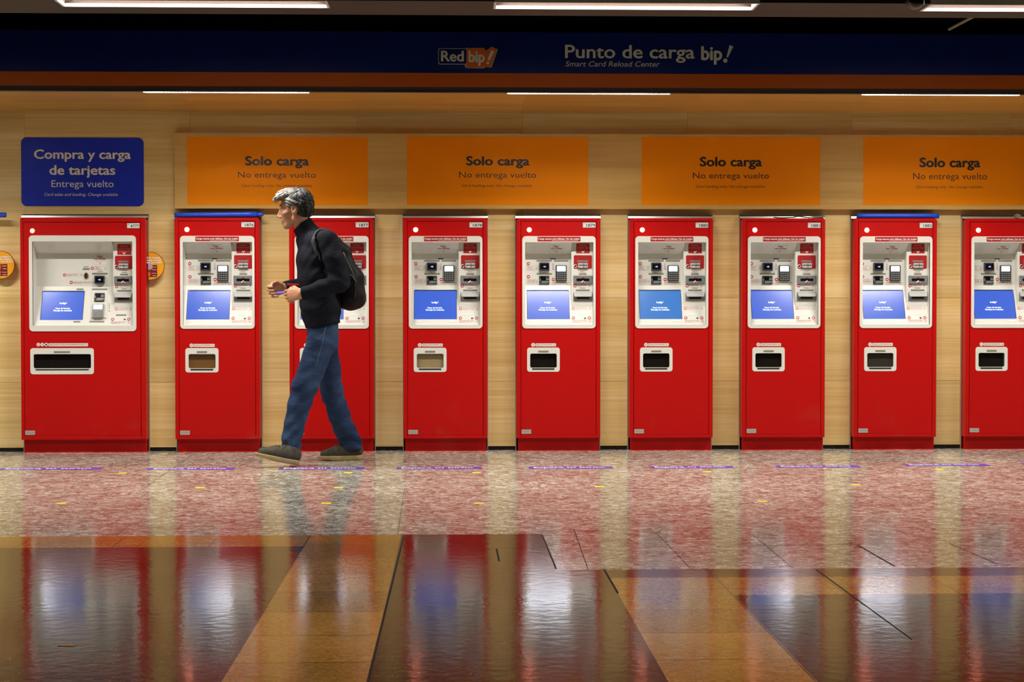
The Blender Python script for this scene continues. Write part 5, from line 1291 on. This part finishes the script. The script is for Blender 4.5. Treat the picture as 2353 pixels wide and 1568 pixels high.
# shoes --------------------------------------------------------------
M_shoe = mat('olive_suede', (74, 70, 58), 0.8, spec=0.2, var=0.25, vscale=(40, 40, 40)); M_sole = mat('tan_sole', (168, 146, 96), 0.55, var=0.12, vscale=(20, 20, 20)); M_lace = mat('brown_lace', (52, 42, 32), 0.7)
def shoe(heel, pitch, head, side):
    f = np.array([-math.cos(head)*math.cos(pitch), -math.sin(head)*math.cos(pitch), math.sin(pitch)]); l = np.array([math.sin(head), -math.cos(head), 0]); u = np.cross(f, l)
    if u[2] < 0: u = -u
    q = lambda a, b, c: heel+f*a+l*b+u*c
    bx = (np.min([q(-.03, -.08, -.02), q(.33, .08, .19), q(-.03, .08, -.02), q(.33, -.08, .19), q(-.03, 0, .19), q(.33, 0, -.02)], 0)-.02, np.max([q(-.03, -.08, -.02), q(.33, .08, .19), q(-.03, .08, -.02), q(.33, -.08, .19), q(-.03, 0, .19), q(.33, 0, -.02)], 0)+.02)
    U_ = Field(*bx, .0035)
    U_.chain([q(.040, 0, .052), q(.10, 0, .056), q(.165, 0, .047), q(.235, .006*side, .036)], [.040, .042, .039, .031], .02, (l, 1.08))
    U_.cone(q(.046, 0, .07), q(.052, 0, .098), .043, .041, .02)
    U_.cone(q(.10, 0, .078), q(.15, 0, .066), .026, .022, .02)
    U_.cone(q(.045, 0, .135), q(.06, 0, .10), .034, .030, .004, sub=True)
    U_.plane(q(0, 0, .024), -u, .003); U_.plane(q(.045, 0, .103), u-f*.15, .006)
    sh = U_.build('shoe', M_shoe, man)
    O_ = Field(*bx, .0035)
    O_.chain([q(.043, 0, .020), q(.12, 0, .020), q(.17, 0, .020), q(.243, .006*side, .022)], [.046, .043, .046, .041], .02)
    O_.plane(q(0, 0, .031), u, .003); O_.plane(q(0, 0, .0005), -u, .003)
    O_.plane(q(.20, 0, .0), -u+f*.18, .01)
    O_.build('sole', M_sole, sh)
    mb = MB()
    for k in range(4):
        a = .105+.020*k; pts = [U_.project(q(a+.006*t, .030*t, .11), .0012) for t in (-1, -.5, 0, .5, 1)]; mb.tube(pts, .0022, 6)
    mb.build('lacing', M_lace, sh, smooth=True)
    mb = MB(); k0 = Vector(U_.project(q(.095, 0, .13), .002))
    for sg in (1, -1):
        pts = [k0+Vector(f*(.004+.022*math.sin(t)*.9)+l*sg*(.010+.024*(1-math.cos(t)))+u*(.004+.020*math.sin(t*.5)+.012*math.sin(t))) for t in [i*math.pi*1.9/10 for i in range(11)]]
        mb.tube(pts, .0019, 6)
        mb.tube([k0, k0+Vector(f*.02+l*sg*.03-u*.006), k0+Vector(f*.03+l*sg*.04-u*.03)], .0018, 6)
    mb.build('lace_bow', M_lace, sh, smooth=True)
    return sh
hl_ = W(686, 1071, -.985); hl_[2] = 0.004
shoe(hl_, math.radians(12.5), math.radians(22), 1)
hr_ = W(833, 1054, -.555); hr_[2] = 0.0
shoe(hr_, 0.0, math.radians(16), -1)

# backpack, card, wallet: worn or held things of their own ---------------
BK = -FWD
K_ = Field((at(752, 600, -.8).x, -1.16, .88), (hi[0]+.02, -.42, 1.46), 0.005)
po = np.array(at(790, 640, -.755))
k1, k2, k3 = W(786, 580, -.76), W(801, 640, -.75), W(803, 679, -.75)
K_.chain([W(774, 556, -.77), k1, k2, k3], [.028, .044, .082, .091], .03, (LEFT, 1.55))
K_.cone(W(815, 668, -.74), W(816, 690, -.74), .062, .060, .015, (LEFT, 1.35))
K_.wrinkle(lambda P: .0022*np.sin(45*P[:, 2]+25*P[:, 0]+4*np.sin(14*P[:, 1]))+.0015*np.sin(80*P[:, 0]+20*P[:, 1]))
M_bag = mat('black_nylon', (11, 11, 13), 0.6, spec=0.2, var=0.2, vscale=(30, 30, 30), bump=0.2, bscale=120); M_web = mat('grey_webbing', (46, 46, 48), 0.75, bump=0.3, bscale=200); M_buck = mat('buckle_plastic', (92, 92, 92), 0.3)
# hollow out what the trunk fills so that the bag rests on the sweater
nx = K_.n
R, P = K_.region(K_.lo, K_.lo+K_.n*K_.h)
idx = np.clip(((P-S_.lo)/S_.h).round().astype(int), 0, S_.n-1)
K_.a = np.maximum(K_.a[R], -(S_.a[idx[..., 0], idx[..., 1], idx[..., 2]]-0.008)).astype(np.float32)
bag = thing('backpack', po, 'black backpack worn on the back of the walking man', 'backpack')
K_.build('bag', M_bag, bag)
def strap(pts, wdt, th, name, m, fld=S_, off=.006):
    P_ = [fld.project(p, off) for p in pts]
    for _ in range(3): P_ = [P_[0]]+[Vector(fld.project((P_[i-1]+P_[i]*2+P_[i+1])/4, off)) for i in range(1, len(P_)-1)]+[P_[-1]]
    mb = MB(); n = len(P_); V = []
    for i, p in enumerate(P_):
        t = (P_[min(i+1, n-1)]-P_[max(i-1, 0)]).normalized(); g_ = Vector(fld.grad(p)); s_ = t.cross(g_).normalized(); g_ = s_.cross(t).normalized()
        V.append([p-s_*wdt+g_*0, p-s_*wdt*.9+g_*th, p+s_*wdt*.9+g_*th, p+s_*wdt, p-g_*th*.4])
    k = 0
    for r_ in V: mb.v += [tuple(x) for x in r_]
    for i in range(n-1):
        for j in range(5):
            j2 = (j+1) % 5; mb.f.append((i*5+j, i*5+j2, (i+1)*5+j2, (i+1)*5+j)); mb.mi.append(0)
    mb.f.append(tuple(range(5))); mb.mi.append(0); mb.f.append(tuple(range((n-1)*5, n*5))); mb.mi.append(0)
    return mb.build(name, m, bag, smooth=True)
def lerp_pts(pl, n=6):
    out = []
    for a, b in zip(pl[:-1], pl[1:]): out += [a+(b-a)*i/n for i in range(n)]
    return out+[pl[-1]]
sp1 = [W(772, 556, -.90), W(764, 537, -.90), W(752, 526, -.905), W(739, 527, -.92), W(727, 540, -.97), W(722, 560, -1.0), W(724, 580, -1.0), W(730, 600, -1.0)]
strap(lerp_pts(sp1, 5), .026, .009, 'shoulder_strap', M_web)
sp2 = [W(772, 556, -.70), W(758, 534, -.70), W(742, 525, -.70), W(722, 532, -.69), W(708, 552, -.66), W(702, 575, -.64), W(706, 600, -.62)]
strap(lerp_pts(sp2, 5), .026, .007, 'shoulder_strap', M_web)
mb = MB(); c = S_.project(W(723, 548, -1.0), .015); 
cv = Vector(c); g_ = Vector(S_.grad(cv)); t_ = Vector((0, 0, 1)); s_ = g_.cross(t_).normalized(); t_ = s_.cross(g_).normalized()
mb.prism([cv-s_*.022-t_*.007, cv+s_*.022-t_*.007, cv+s_*.022+t_*.007, cv-s_*.022+t_*.007], -g_*.006, .0015); mb.build('strap_buckle', M_buck, bag)
mb = MB(); pts = [Vector(W(x, y, -.78)) for x, y in ((764, 550), (767, 542), (774, 541), (780, 549), (782, 560))]; mb.tube(pts, .008, 10, flat=.5); mb.build('carry_handle', M_web, bag, smooth=True)
mb = MB(); pts = [K_.project(W(x, y, -.93), .001) for x, y in ((786, 566), (797, 590), (810, 615), (818, 640), (823, 665), (824, 690))]; mb.tube(pts, .0028, 6); mb.build('zip', mat('zip_grey', (60, 60, 62), 0.35), bag, smooth=True)
mb = MB(); pts = [K_.project(W(x, y, -.93), .002) for x, y in ((801, 622), (808, 630), (816, 638), (825, 645), (834, 650))]; mb.tube(pts, .007, 8, flat=.4); mb.build('side_strap', M_web, bag, smooth=True)
for x, y in ((804, 625), (828, 647)):
    c = K_.project(W(x, y, -.95), .006); mb = MB(); mb.box(c.x-.010, c.x+.010, c.y-.006, c.y+.006, c.z-.008, c.z+.008); mb.build('buckle', M_buck, bag)
# card between the fingers
cc = (np.mean(lt[:2], 0)+np.mean(rt[:2], 0))/2
cc = W(650, 671.5, -.855)
mb = MB(); ex = Vector((-.94, .30, -.06)).normalized(); ey = Vector((.28, .93, .22)).normalized(); C_ = Vector(cc)
mb.prism([C_-ex*.043-ey*.027, C_+ex*.043-ey*.027, C_+ex*.043+ey*.027, C_-ex*.043+ey*.027], ex.cross(ey)*.0012)
o = mb.build('travel_card', mat('card_violet', (92, 88, 190), 0.35), org=cc); tag(o, 'small violet card held between the hands of the walking man', 'card')
wc = W(679, 658, -.80)
mb = MB(); C_ = Vector(wc); ex = Vector((-.98, -.1, .02)).normalized(); ey = Vector((.1, -.98, 0)).normalized(); ez = ex.cross(ey)
if ez.z < 0: ez = -ez
t = thing('wallet', wc, 'red and black wallet tucked between the forearms of the walking man', 'wallet')
mb.prism([C_-ex*.050-ey*.035+ez*.001, C_+ex*.050-ey*.035+ez*.001, C_+ex*.050+ey*.035+ez*.001, C_-ex*.050+ey*.035+ez*.001], -ez*.016, .002); mb.build('lower_cover', M_blk, t)
mb = MB(); mb.prism([C_-ex*.050-ey*.035+ez*.014, C_+ex*.050-ey*.035+ez*.014, C_+ex*.050+ey*.035+ez*.014, C_-ex*.050+ey*.035+ez*.014], -ez*.0125, .002); mb.build('upper_cover', mat('wallet_red', (190, 24, 26), 0.4), t)
